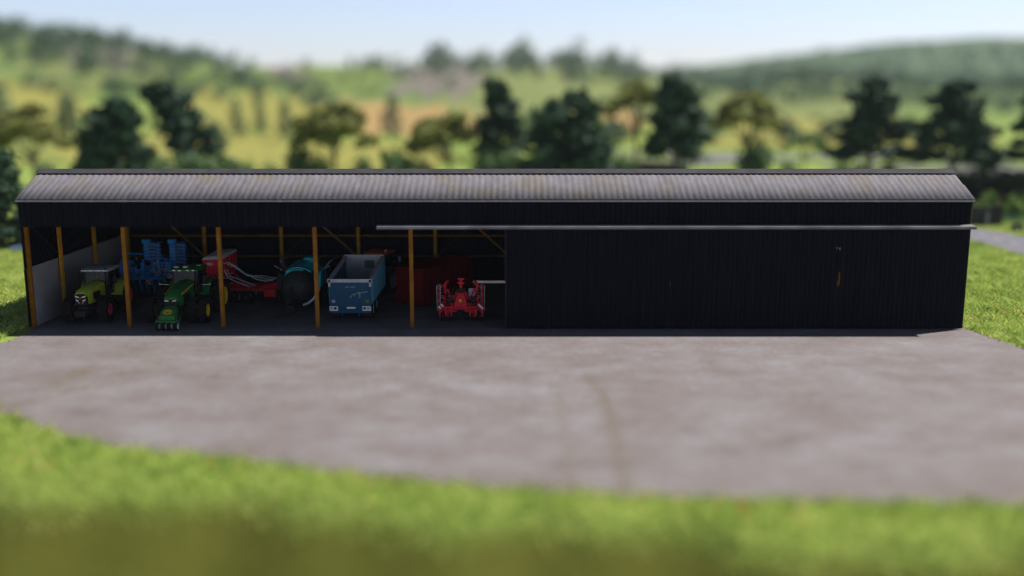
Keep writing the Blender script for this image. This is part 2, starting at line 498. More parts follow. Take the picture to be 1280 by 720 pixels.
def draped(name, poly_px, mat, lift=0.25, n=26):
    """a field: photo-row outline (left px, right px, near distance, far distance) laid on the land"""
    (xl, xr), (d0, d1) = poly_px
    V = []
    for i in range(n):
        D = d0 + (d1 - d0) * i / (n - 1)
        for j in range(n):
            px = xl + (xr - xl) * j / (n - 1) + 14 * math.sin(i * .45 + xl) * (abs(2 * j / (n - 1) - 1) ** 3)
            w = 0.03 * D * (math.sin(j * 0.7 + D) + .6 * math.sin(j * 1.9)) * (abs(2 * i / (n - 1) - 1) ** 3)
            x = lateral(px, D); V.append((x, D + w, tz(x, D + w) + lift))
    V = np.array(V)
    F = np.array([[i * n + j, i * n + j + 1, (i + 1) * n + j + 1, (i + 1) * n + j] for i in range(n - 1) for j in range(n - 1)])
    return tag(mesh_np(name, V, F, [mat], smooth=True), kind='structure')

draped('crop_field', ((10, 345), (205, 330)), MAT['f_yellow'])
draped('crop_field', ((330, 560), (190, 300)), MAT['f_yellow'])
draped('pasture_field', ((-120, 70), (200, 330)), MAT['f_green'])
draped('stubble_field', ((440, 600), (330, 480)), MAT['f_ochre'])
draped('crop_field', ((225, 420), (345, 470)), MAT['f_yellow'])
draped('pasture_field', ((120, 480), (500, 700)), MAT['f_green'])
draped('stubble_field', ((745, 800), (330, 480)), MAT['f_ochre'])
draped('crop_field', ((-60, 110), (350, 460)), MAT['f_yellow'])
draped('pasture_field', ((40, 230), (480, 600)), MAT['f_pale'])
draped('pasture_field', ((560, 800), (420, 640)), MAT['f_pale'])
draped('bare_slope', ((340, 378), (590, 700)), MAT['scree'], 0.4)
draped('bare_slope', ((500, 600), (520, 660)), MAT['scree'], 0.4)
draped('bare_slope', ((90, 175), (520, 640)), MAT['scree'], 0.4)
draped('pasture_field', ((800, 1110), (420, 760)), MAT['f_pale'])
draped('crop_field', ((880, 1240), (275, 330)), MAT['f_yellow'])
draped('pasture_field', ((1080, 1420), (190, 268)), MAT['f_green'])
draped('crop_field', ((900, 1130), (340, 420)), MAT['f_yellow'])

def road(name, pts, w, mat, z=0.02):
    P = [Vector((*p, 0)) for p in pts]; V = []; n = len(P)
    for i, p in enumerate(P):
        d = (P[min(i + 1, n - 1)] - P[max(i - 1, 0)]).normalized(); q = Vector((-d.y, d.x, 0)) * w / 2
        for k in np.linspace(-1, 1, 5):
            a = p + q * k; V.append((a.x, a.y, tz(a.x, a.y) + z))
    V = np.array(V)
    F = np.array([[i * 5 + j, i * 5 + j + 1, (i + 1) * 5 + j + 1, (i + 1) * 5 + j] for i in range(n - 1) for j in range(4)])
    return tag(mesh_np(name, V, F, [mat]), kind='structure')
# lane passing behind the right end of the barn, with a broken centre line
lane = [(47.5, 40), (46.8, 60), (46.4, 75), (46.4, 90), (45.7, 98), (42.5, 105.5), (36, 110), (26, 112)]
road('lane', lane, 6.6, MAT['asphalt'])
MAT['roadpaint'] = M('road_paint', (0.5, 0.5, 0.5), 0.7, var=0.2)
mk = MB()
for i in range(len(lane) - 1):
    a, b = Vector((*lane[i], 0.03)), Vector((*lane[i + 1], 0.03))
    for t in (0.05, 0.38, 0.70):
        p, q = a.lerp(b, t), a.lerp(b, t + 0.16)
        n = (b - a).normalized(); n = Vector((-n.y, n.x, 0)) * 0.07
        mk._add([p - n, q - n, q + n, p + n], [(0, 1, 2, 3)])
tag(mk.build('lane_marking', MAT['roadpaint']), kind='structure')
# farm road and paved yard far behind the barn
road('far_road', [(18, 194), (36, 208), (48, 222), (66, 226), (95, 224), (130, 216), (200, 205)], 13, MAT['asphalt'], 0.3)
road('far_road', [(20, 250), (44, 236), (66, 226)], 10, MAT['asphalt'], 0.34)
road('far_road', [(60, 192), (90, 190), (130, 186), (180, 180)], 7, MAT['asphalt'], 0.3)

# ================================================================ grass
def in_yard(x, y):
    return (y > yard_front(x)) & (y < 73.5) & (x > yard_left(y)) & (x < yard_right(y))

def blades(name, x, y, hmin, hmax, wid, mat, bend=0.85, tint=None):
    n = len(x); z = terrain(x, y) - 0.03
    h = hmin + (hmax - hmin) * RNG.random(n) ** 1.5
    a = RNG.random(n) * 2 * np.pi; b = RNG.random(n) * 2 * np.pi
    w = wid * (0.6 + 0.8 * RNG.random(n))
    dx, dy = np.cos(a) * w / 2, np.sin(a) * w / 2
    bx, by = np.cos(b) * h * bend, np.sin(b) * h * bend
    P = np.stack([np.stack([x - dx, y - dy, z], 1), np.stack([x + dx, y + dy, z], 1),
                  np.stack([x + bx * .4 + dx * .7, y + by * .4 + dy * .7, z + h * .6], 1),
                  np.stack([x + bx, y + by, z + h], 1)], 1)
    V = P.reshape(-1, 3); F = np.arange(n * 4).reshape(n, 4)
    t = tint if tint is not None else np.clip(0.05 + 0.45 * vnoise(x, y, 1.1, 8) + 0.25 * vnoise(x, y, 0.35, 9) + 0.55 * (RNG.random(n) - 0.35), 0, 1)
    return tag(mesh_np(name, V, F, [mat], attr={'tint': np.repeat(t, 4)}), kind='stuff')

def scatter(x0, x1, y0, y1, dens):
    n = int((x1 - x0) * (y1 - y0) * dens)
    return x0 + (x1 - x0) * RNG.random(n), y0 + (y1 - y0) * RNG.random(n)
def lane_clear(x, y):
    xl = np.interp(y, [p[1] for p in lane], [p[0] for p in lane])
    return np.abs(x - xl) > 3.3 + 0.15 * np.sin(y * 2)
# beside the barn, left
x, y = scatter(-62, -27, 47, 90, 110); k = ~in_yard(x, y) & (x < -28.2) & (x > -0.56 * y - 9); x, y = x[k], y[k]
blades('grass', x, y, 0.12, 0.42, 0.055, MAT['blade'])
# beside the barn, right
x, y = scatter(26, 62, 38, 112, 100); k = ~in_yard(x, y) & (x > 26.2) & lane_clear(x, y) & (x < 0.56 * y + 8); x, y = x[k], y[k]
blades('grass', x, y, 0.12, 0.42, 0.055, MAT['blade'])
# foreground strip between the concrete and the bank
x, y = scatter(-34, 34, 24, 53, 110)
k = (y < yard_front(x) + 0.15 * np.sin(x * 3) + 0.1) & (y > crest(x) - 0.9 * RNG.random(len(x)) ** 2 * 2) & (np.abs(x) < 0.58 * y + 8); x, y = x[k], y[k]
blades('grass', x, y, 0.12, 0.40, 0.05, MAT['blade'])
# poor thin turf on the bank
x, y = scatter(-24, 24, 18, 34, 26); k = y < crest(x) - 0.4; x, y = x[k], y[k]
blades('bank_turf', x, y, 0.04, 0.12, 0.05, MAT['blade'], tint=np.clip(0.05 + 0.2 * RNG.random(len(x)), 0, 1))
# flowers in the grass
def flowers(x, y, s=0.06):
    n = len(x); z = terrain(x, y) + 0.25 + 0.12 * RNG.random(n); s = s * (0.6 + 0.8 * RNG.random(n))
    c = np.stack([x, y, z], 1); V = []
    a = RNG.random(n) * 6.28
    for k in range(4):
        V.append(c + np.stack([np.cos(a + k * np.pi / 2) * s, np.sin(a + k * np.pi / 2) * s, 0.4 * s * np.sin(a + k * 2)], 1))
    V = np.stack(V, 1).reshape(-1, 3)
    tag(mesh_np('wildflowers', V, np.arange(n * 4).reshape(n, 4), [MAT['petal']], attr={'tint': np.repeat(RNG.random(n), 4)}), kind='stuff')
x, y = scatter(-22, 24, 27, 44, 1.3); k = (y < yard_front(x) - 0.2) & (y > crest(x) + 0.5) & (vnoise(x, y, 3, 4) > 0.5); flowers(x[k], y[k], 0.09)
x, y = scatter(-55, -28.5, 60, 88, 0.7); k = vnoise(x, y, 4, 14) > 0.55; flowers(x[k], y[k])
x, y = scatter(26.5, 55, 55, 88, 0.25); k = (vnoise(x, y, 4, 24) > 0.5) & lane_clear(x, y) & ~in_yard(x, y); flowers(x[k], y[k])
# ================================================================ barn
BX0, BX1 = -27.85, 25.95
BYF, BYB = 56.2, 71.0
EAVE, RIDGE_Y, RIDGE_Z, HEAD = 7.44, 59.25, 8.82, 5.9
POSTS = [-27.82, -22.25, -16.8, -11.3, -5.8]
MAT['rust'] = M('rusty_steel', (0.09, 0.045, 0.015), 0.8)
MAT['track'] = M('door_track_metal', (0.2, 0.2, 0.21), 0.5, 0.3, var=0.45, scale=0.5)
def make_barn():
    b = empty('barn', (0, 0, 0))
    tag(b, 'long black clad barn with grey corrugated roof, open on its left half', 'barn')
    # roof
    def slope(name, y0, z0, y1, z1):
        d = Vector((0, y1 - y0, z1 - z0)); L = d.length; d.normalize()
        m = MB()
        nrm = Vector((1, 0, 0)).cross(d)
        if nrm.z < 0: nrm = -nrm
        W = BX1 - BX0 + 0.3; pitch = 0.36; k = int(W / pitch * 6) + 1
        xs = [BX0 - 0.15 + W * i / (k - 1) for i in range(k)]
        rows = [0, 0.48, 0.5, 1.0]
        V = []; F = []
        for ri, t in enumerate(rows):
            for x in xs:
                p = Vector((x, y0, z0)) + d * (L * t) + nrm * (0.015 * math.cos(2 * math.pi * x / pitch) + (0.03 if ri in (0, 1) else 0.0) + (0.03 if ri == 1 else 0))
                V.append(p)
        for ri in range(len(rows) - 1):
            for i in range(k - 1):
                F.append((ri * k + i, ri * k + i + 1, (ri + 1) * k + i + 1, (ri + 1) * k + i))
        m._add(V, F)
        o = m.build(name, MAT['roof'], b, smooth=True)
        s = o.modifiers.new('thick', 'SOLIDIFY'); s.thickness = 0.03; s.offset = -1
        return o
    slope('roof', BYF - 0.12, EAVE, RIDGE_Y, RIDGE_Z)
    slope('roof', BYB + 0.2, 7.25, RIDGE_Y + 0.02, RIDGE_Z)
    m = MB()
    m.loft([[(x, RIDGE_Y - 0.42, RIDGE_Z - 0.07), (x, RIDGE_Y, RIDGE_Z + 0.17), (x, RIDGE_Y + 0.42, RIDGE_Z + 0.02), (x, RIDGE_Y, RIDGE_Z + 0.08)] for x in (BX0 - 0.2, BX1 + 0.2)])
    m.build('ridge_cap', MAT['ridge'], b)
    # front cladding over the openings
    MB().corr((BX0, BYF, HEAD), (1, 0, 0), BX1 - BX0, (0, 0, 1), EAVE - HEAD - 0.12, (0, -1, 0), 0.3, 0.07).build('front_cladding', MAT['clad'], b)
    m = MB(); m.box(((BX0 + BX1) / 2, BYF - 0.13, EAVE - 0.05), (BX1 - BX0 + 0.3, 0.05, 0.07)); m.build('eaves_trim', MAT['palegrey'], b)
    # head beam behind the cladding
    m = MB(); m.box(((BX0 + BX1) / 2, BYF + 0.35, HEAD + 0.25), (BX1 - BX0 - 0.3, 0.2, 0.3)); m.build('head_beam', MAT['clad'], b)
    # doors
    MB().corr((-0.32, 55.98, 0.06), (1, 0, 0), 9.35, (0, 0, 1), 5.82, (0, -1, 0), 0.28, 0.06).build('sliding_door', MAT['clad'], b)
    MB().corr((9.06, 55.98, 0.06), (1, 0, 0), 9.5, (0, 0, 1), 5.82, (0, -1, 0), 0.28, 0.06).build('sliding_door', MAT['clad'], b)
    d3 = MB().corr((18.6, 55.96, 0.06), (1, 0, 0), BX1 - 18.6, (0, 0, 1), 5.82, (0, -1, 0), 0.28, 0.06).build('sliding_door', MAT['clad'], b)
    m = MB(); m.tube([(18.62, 55.88, 2.6), (18.62, 55.8, 2.7), (18.62, 55.8, 3.25), (18.62, 55.88, 3.35)], 0.035); m.build('handle', MAT['ochre'], d3)
    for i in range(2):
        m = MB(); m.box((18.42 + 0.16 * i, 55.88, 4.75 - 0.04 * i), (0.05, 0.03, 0.07 + .05 * i)); m.build('latch_plate', MAT['rimgrey'], d3)
    m = MB(); m.box((-0.36, 56.02, 2.98), (0.07, 0.12, 5.8)); m.build('door_edge', MAT['dark'], b)
    # door track hood standing out from the wall
    xt = lateral(472, 56, 5.9)
    m = MB(); m.prism([(56.16, 6.06), (55.52, 6.0), (55.5, 5.86), (55.56, 5.86), (55.58, 5.95), (56.16, 5.99)], xt, BX1 + 0.12); m.build('door_track', MAT['track'], b)
    # rear wall, a gap left open under it on the right part
    gap_x = -12.0
    MB().corr((BX0, BYB, 0.0), (1, 0, 0), gap_x - BX0, (0, 0, 1), 7.15, (0, 1, 0)).build('rear_wall', MAT['clad'], b)
    MB().corr((gap_x, BYB, 0.065), (1, 0, 0), BX1 - gap_x, (0, 0, 1), 7.085, (0, 1, 0)).build('rear_wall', MAT['clad'], b)
    # gable walls
    for s, x in ((-1, BX0), (1, BX1)):
        pan = MB(); pan.box((x, (BYF + BYB) / 2 + 0.2, 1.75), (0.14, BYB - BYF - 0.5, 3.5)); pan.build('concrete_panel', MAT['panelgrey'], b)
        m = MB()
        y = BYF + 0.02
        while y < BYB:
            y2 = min(y + 0.3, BYB)
            zt = lambda q: (EAVE + (RIDGE_Z - EAVE) * (q - BYF) / (RIDGE_Y - BYF)) if q < RIDGE_Y else RIDGE_Z + (7.25 - RIDGE_Z) * (q - RIDGE_Y) / (BYB - RIDGE_Y)
            for a, c, dx in ((y, y + (y2 - y) * .6, 0.08), (y + (y2 - y) * .6, y2, 0.115)):
                m.loft([[(x + s * dx, a, 3.45), (x + s * (dx - .06), a, 3.45), (x + s * (dx - .06), a, zt(a) - 0.03), (x + s * dx, a, zt(a) - 0.03)],
                        [(x + s * dx, c, 3.45), (x + s * (dx - .06), c, 3.45), (x + s * (dx - .06), c, zt(c) - 0.03), (x + s * dx, c, zt(c) - 0.03)]])
            y = y2
        m.build('gable_cladding', MAT['clad'], b)
        # lower outside skin of the gable
        MB().corr((x + s * 0.1, BYF + 0.02, 0.05), (0, 1, 0), BYB - BYF - 0.1, (0, 0, 1), 3.38, (s, 0, 0)).build('gable_cladding', MAT['clad'], b)
    # posts
    def post(x, y, h, w=0.26):
        m = MB()
        m.box((x, y - w / 2 + 0.02, h / 2 + 0.006), (w, 0.03, h)).box((x, y + w / 2 - 0.02, h / 2 + 0.006), (w, 0.03, h)).box((x, y, h / 2 + 0.006), (0.03, w - 0.07, h))
        m.box((x, y, 0.02), (w + 0.14, w + 0.14, 0.03))
        return m.build('post', MAT['ochre'] if y < 60 else MAT['ochre_rear'], b)
    for x in POSTS: post(x, 56.62, HEAD + 0.1, 0.22)
    for x in (-22.0, -16.5, -11.0, -5.5): post(x, BYB - 0.35, 7.0, 0.2)
    post(BX0 + 0.35, BYB - 0.35, 7.0, 0.2)
    for y in (60.2, 65.2): post(BX0 + 0.27, y, 7.4, 0.2)
    post(-0.1, BYB - 0.35, 7.0, 0.15)
    # purlin rails and cross braces on the rear wall
    for z in (4.92, 3.42, 1.95):
        m = MB(); m.bar((BX0 + 0.5, BYB - 0.12, z), (0.0, BYB - 0.12, z), 0.04, 0.045); m.build('rail', MAT['ochre_rear'], b)
    for x0, x1 in ((-27.0, -22.1), (-16.4, -11.1), (-5.4, -0.2)):
        m = MB(); m.bar((x0, BYB - 0.22, 6.7), (x1, BYB - 0.22, 1.95), 0.06); m.build('brace', MAT['ochre_rear'], b)
        m = MB(); m.bar((x0, BYB - 0.17, 1.95), (x1, BYB - 0.17, 6.7), 0.04); m.build('brace', MAT['rust'], b)
    m = MB(); m.bar((BX0 + 0.2, 56.7, 6.0), (BX0 + 0.2, 60.2, 3.7), 0.05); m.build('brace', MAT['dark'], b)
    # inner partition that closes the open half behind the doors
    MB().corr((0.05, 56.5, 0.05), (0, 1, 0), 14.4, (0, 0, 1), 7.0, (-1, 0, 0)).build('partition_wall', MAT['clad'], b)
make_barn()
m = MB(); m.span((BX0 + 0.1, 56.05, 0.001), (0.02, BYB, 0.010)); tag(m.build('barn_floor', MAT['floor']), kind='structure')
m = MB(); m.span((BX0, BYB + 0.2, 0.001), (BX1, BYB + 9, 0.008)); tag(m.build('rear_apron', MAT['asphalt']), kind='structure')

# ================================================================ machines (front of each faces -y)
def wheel(parent, x, y, r, w, rr, rimmat, side, lugs=20, dish=0.06, name='wheel'):
    e = empty(name, (x, y, r), 0, parent)
    h = w / 2
    t = MB()
    t.lathe([(rr, -h * .8), (r * .80, -h * .98), (r * .93, -h), (r * .965, -h * .75), (r * .97, 0), (r * .965, h * .75), (r * .93, h), (r * .80, h * .98), (rr, h * .8)], (0, 0, 0), 'x', 30, closed=True)
    for k in range(lugs):
        for s in (-1, 1):
            a = 2 * math.pi * (k + (0.5 if s > 0 else 0)) / lugs; a2 = a + 0.16
            p = Vector((s * h * 0.95, math.cos(a) * r * .96, math.sin(a) * r * .96)); q = Vector((-s * h * 0.05, math.cos(a2) * r * .97, math.sin(a2) * r * .97))
            t.bar(p, q, w * .10, r * .06, up=Vector((0, math.cos(a), math.sin(a))))
    t.build('tyre', MAT['tyre'], e, smooth=True)
    d = MB()
    d.lathe([(rr * 1.0, -side * h * .7), (rr * 1.02, side * h * .80), (rr * .94, side * h * .82), (rr * .86, side * h * .5), (rr * .55, side * (h * .45 - dish)), (rr * .3, side * (h * .5)), (rr * .22, side * h * .75), (0.01, side * h * .78)], (0, 0, 0), 'x', 24)
    for k in range(8):
        a = 2 * math.pi * k / 8
        d.box((side * h * .5, math.cos(a) * rr * .42, math.sin(a) * rr * .42), (0.05, 0.05, 0.05))
    d.build('rim', rimmat, e, smooth=True)
    return e

def rrect(x0, x1, z0, z1, y, c=0.12, crown=0.0):
    """rounded upright ring of 12 points at y"""
    m = (x0 + x1) / 2
    return [(x0, y, z0), (m, y, z0), (x1, y, z0), (x1, y, z0 + (z1 - z0) * .5), (x1, y, z1 - c * 1.2), (x1 - c * .35, y, z1 - c * .35), (x1 - c * 1.2, y, z1), (m, y, z1 + crown),
            (x0 + c * 1.2, y, z1), (x0 + c * .35, y, z1 - c * .35), (x0, y, z1 - c * 1.2), (x0, y, z0 + (z1 - z0) * .5)]

def cab(t, y0, y1, zb, zt, w, roofmat, framemat, rooflip=0.12, roofh=0.2):
    f = MB()
    hw = w / 2; tw = hw * .94
    cor = [(-hw, y0), (hw, y0), (hw, y1), (-hw, y1)]
    top = [(-tw, y0 + .12), (tw, y0 + .12), (tw, y1 - .02), (-tw, y1 - .02)]
    for (a, b_) in zip(cor, top): f.bar((*a, zb), (*b_, zt), 0.075)
    f.bar((-hw, (y0 + y1) / 2 + .15, zb), (-tw, (y0 + y1) / 2 + .15, zt), 0.06).bar((hw, (y0 + y1) / 2 + .15, zb), (tw, (y0 + y1) / 2 + .15, zt), 0.06)
    for i in range(4):
        f.bar((*cor[i], zb), (*cor[(i + 1) % 4], zb), 0.09); f.bar((*top[i], zt), (*top[(i + 1) % 4], zt), 0.07)
    f.box((0, (y0 + y1) / 2, zb - 0.03), (w, y1 - y0, 0.06))
    f.build('cab_frame', framemat, t)
    g = MB()
    for i in range(4):
        a, b2, c, d = cor[i], cor[(i + 1) % 4], top[(i + 1) % 4], top[i]
        g._add([(*a, zb), (*b2, zb), (*c, zt), (*d, zt)], [(0, 1, 2, 3)])
    g.build('windscreen', MAT['glass'], t)
    r_ = MB()
    ww = hw + rooflip * .7
    r_.loft([rrect(-ww * .94, ww * .94, zt + .02, zt + roofh * .55, y0 - rooflip - .1, .05), rrect(-ww, ww, zt + .01, zt + roofh * .9, y0 + .1, .1), rrect(-ww, ww, zt + .01, zt + roofh, (y0 + y1) / 2, .12), rrect(-ww, ww, zt + .01, zt + roofh * .85, y1, .1), rrect(-ww * .94, ww * .94, zt + .02, zt + roofh * .5, y1 + rooflip, .05)])
    r_.build('cab_roof', roofmat, t, smooth=True)
    s = MB(); s.box((0, (y0 + y1) / 2 + .25, zb + .35), (.5, .5, .14)).box((0, (y0 + y1) / 2 + .5, zb + .72), (.48, .13, .7)).box((.42, (y0 + y1) / 2 + .2, zb + .5), (.16, .6, .12))
    s.build('seat', MAT['seat'], t, bevel=.03)
    s = MB(); s.tube([(0, y0 + .3, zb), (0, y0 + .42, zb + .55)], .04); s.lathe([(.2, -.02), (.2, .02), (.16, .02), (.16, -.02)], (0, y0 + .44, zb + .57), 'y', 16, closed=True)
    s.build('steering_wheel', MAT['black'], t)
    # lights under the roof lip
    for x in (-hw * .72, -hw * .3, hw * .3, hw * .72):
        l = MB(); l.box((x, y0 - rooflip - .09, zt + .07), (.17, .05, .085)); l.build('work_lamp', MAT['lamp'], t, bevel=.015)
    for sx in (-1, 1):
        q = MB(); q.tube([(sx * hw, y0 + .05, zt - .1), (sx * (hw + .35), y0 - .1, zt - .12), (sx * (hw + .38), y0 - .1, zt - .3)], .018)
        q.box((sx * (hw + .4), y0 - .1, zt - .48), (.2, .07, .42)); mr = q.build('mirror', MAT['black'], t, bevel=.02)
        k = MB(); k.box((sx * (hw + .4), y0 - .062, zt - .48), (.15, .01, .34)); k.build('mirror_glass', MAT['lamp'], mr)

def tractor_lime():
    t = empty('tractor', (-25.15, 57.95, 0))
    tag(t, 'lime green tractor with red wheel rims and grey cab roof by the concrete side wall', 'tractor')
    c = MB(); c.box((0, 1.0, .85), (.6, 3.6, .5)).box((0, 0, .76), (1.7, .22, .22)).box((0, 2.9, .95), (1.7, .4, .4)).box((.55, 1.5, .85), (.55, 1.1, .55)).box((-.55, 1.5, .85), (.55, 1.1, .55))
    c.build('chassis', MAT['dark'], t, bevel=.03)
    h = MB()
    h.loft([rrect(-.36, .36, 1.35, 1.92, -.95, .16), rrect(-.42, .42, 1.25, 2.08, -.72, .2, .03), rrect(-.45, .45, 1.2, 2.16, .2, .2, .05), rrect(-.5, .5, 1.2, 2.24, 1.35, .2, .05)])
    h.build('hood', MAT['lime'], t, smooth=True)
    g = MB()
    g.loft([rrect(-.34, .34, 1.2, 1.85, -1.02, .16), rrect(-.38, .38, 1.15, 1.9, -.9, .16)]); gr = g.build('grille', MAT['black'], t, smooth=True)
    for sx in (-1, 1):
        k = MB(); k.box((sx * .456, .25, 1.62), (.03, 1.1, .42)); k.build('side_vent', MAT['black'], t, bevel=.01)
        for z, w in ((1.72, .22), (1.5, .14)):
            l = MB(); l.box((sx * .2, -1.035, z), (w, .04, .07), Matrix.Rotation(-sx * .35, 3, 'Y')); l.build('headlight', MAT['lamp'], t)
        k = MB(); k.bar((sx * .3, -1.0, 1.62), (sx * .07, -1.03, 1.32), .035); k.build('grille_trim', MAT['palegrey'], t)
    l = MB(); l.tube([(0, -1.05, 1.62), (0, -1.02, 1.62)], .06, 12); l.build('emblem', MAT['redlens'], t)
    f = MB(); f.box((0, -1.0, .72), (.62, .5, .35)).bar((-.35, -1.0, .6), (-.35, -1.6, .55), .1).bar((.35, -1.0, .6), (.35, -1.6, .55), .1).bar((0, -1.0, .95), (0, -1.45, 1.05), .08)
    f.build('front_linkage', MAT['dark'], t)
    cab(t, 1.38, 2.95, 1.52, 2.82, 1.55, MAT['palegrey'], MAT['dark'], .14, .2)
    for sx in (-1, 1):
        m_ = MB(); m_.arc(2.95, 1.0, 1.07, 15, 165, sx * .62, sx * 1.3, .06); m_.build('mudguard', MAT['lime'], t, smooth=True)
        m_ = MB(); m_.arc(0, .74, .82, 30, 140, sx * .68, sx * 1.2, .04); m_.build('front_mudguard', MAT['black'], t, smooth=True)
        for k in range(3):
            m_ = MB(); m_.box((sx * .95, 1.55 - .03 * k, .5 + .32 * k), (.4, .35, .04)); m_.build('step', MAT['dark'], t)
        wheel(t, sx * 1.04, 0, .76, .54, .36, MAT['redrim'], sx)
        wheel(t, sx * 1.06, 2.95, 1.02, .68, .52, MAT['redrim'], sx, 22)
    e = MB(); e.tube([(.62, 1.25, 1.6), (.62, 1.25, 2.9), (.62, 1.33, 3.0)], .065); e.build('exhaust', MAT['dark'], t)
tractor_lime()

def tractor_green():
    t = empty('tractor', (-19.75, 57.75, 0))
    tag(t, 'dark green tractor on yellow-rimmed dual wheels at the second bay', 'tractor')
    c = MB(); c.box((0, 1.0, .9), (.62, 3.8, .5)).box((0, 0, .76), (2.9, .22, .22)).box((0, 3.0, 1.0), (3.0, .3, .3)).box((.6, 1.6, .9), (.5, 1.2, .6)).box((-.6, 1.6, .9), (.5, 1.2, .6))
    c.build('chassis', MAT['dark'], t, bevel=.03)
    h = MB()
    h.loft([rrect(-.38, .38, 1.45, 1.78, -1.25, .14), rrect(-.44, .44, 1.2, 1.98, -1.0, .2, .04), rrect(-.47, .47, 1.15, 2.12, .1, .22, .06), rrect(-.52, .52, 1.2, 2.3, 1.45, .22, .06)])
    h.build('hood', MAT['green'], t, smooth=True)
    g = MB(); g.loft([rrect(-.36, .36, 1.12, 1.62, -1.3, .12), rrect(-.42, .42, 1.1, 1.66, -1.1, .12)]); g.build('grille', MAT['black'], t, smooth=True)
    for sx in (-1, 1):
        l = MB(); l.box((sx * .22, -1.315, 1.58), (.22, .04, .06), Matrix.Rotation(-sx * .12, 3, 'Y')); l.build('headlight', MAT['lamp'], t)
        k = MB(); k.bar((sx * .485, -.8, 1.86), (sx * .535, 1.35, 2.1), .02, .07); k.build('hood_stripe', MAT['yellow'], t)
        k = MB(); k.box((sx * .48, .2, 1.5), (.03, 1.2, .5)); k.build('side_vent', MAT['black'], t, bevel=.01)
        m_ = MB(); m_.arc(3.05, 1.02, 1.1, 15, 165, sx * .6, sx * 1.25, .06); m_.build('mudguard', MAT['green'], t, smooth=True)
        for q in (0, 1):
            wheel(t, sx * (.92 + .62 * q), 0, .76, .5, .38, MAT['yellow'], sx)
            wheel(t, sx * (.95 + .72 * q), 3.05, 1.05, .6, .55, MAT['yellow'], sx, 22)
        m_ = MB(); m_.tube([(sx * 1.0, 1.5, 2.0), (sx * 1.45, 1.45, 2.05)], .02); m_.box((sx * 1.5, 1.42, 2.06), (.09, .06, .07)); m_.build('marker_lamp', MAT['lamp'], t)
    # panels of the front ballast with its four small wheels
    b = MB(); b.loft([rrect(-.46, .46, .62, .86, -2.1, .08), rrect(-.46, .46, .5, 1.12, -1.7, .1), rrect(-.38, .38, .6, 1.28, -1.3, .1)])
    b.box((0, -1.95, .52), (1.3, .5, .16)).bar((-.55, -1.9, .6), (-.3, -1.5, 1.0), .07).bar((.55, -1.9, .6), (.3, -1.5, 1.0), .07).bar((-.62, -2.1, .45), (-.62, -1.7, .8), .06).bar((.68, -2.1, .45), (.68, -1.7, .8), .06)
    bl = b.build('front_ballast', MAT['green'], t, bevel=.03)
    k = MB()
    n = Vector((0, -.55, .80)).normalized()
    def onface(u, v): return Vector((u, -1.88, 1.02)) + Vector((0, .8, .55)) * v + n * .03
    ring = [onface(.24 * math.cos(a), .17 * math.sin(a)) for a in np.linspace(0, 2 * math.pi, 17)]
    k.tube(ring, .022, 6)
    k.tube([onface(-.13, -.03), onface(-.03, .05), onface(.09, .02), onface(.14, .08)], .02, 6); k.tube([onface(-.05, .03), onface(-.1, -.08)], .015, 6); k.tube([onface(.07, .02), onface(.12, -.07)], .015, 6)
    k.build('emblem', MAT['yellow'], bl)
    for x in (-.5, -.14, .2, .56):
        wheel(t, x, -2.12, .26, .17, .17, MAT['white'], 1, 12, .02, 'support_wheel')
    cab(t, 1.5, 3.1, 1.55, 2.85, 1.6, MAT['green'], MAT['dark'], .14, .2)
    for nm, c_, d_ in (('roof_lamp', (-.55, 1.75, 3.06), (.3, .3, .1)), ('roof_antenna', (0, 1.7, 3.08), (.28, .28, .12)), ('roof_lamp', (.6, 2.4, 3.07), (.25, .4, .06))):
        g = MB(); g.box(c_, d_); g.build(nm, MAT['palegrey'], t, bevel=.03)
    e = MB(); e.tube([(.68, 1.3, 1.6), (.68, 1.3, 2.8), (.68, 1.4, 2.95)], .07); e.build('exhaust', MAT['dark'], t)
tractor_green()

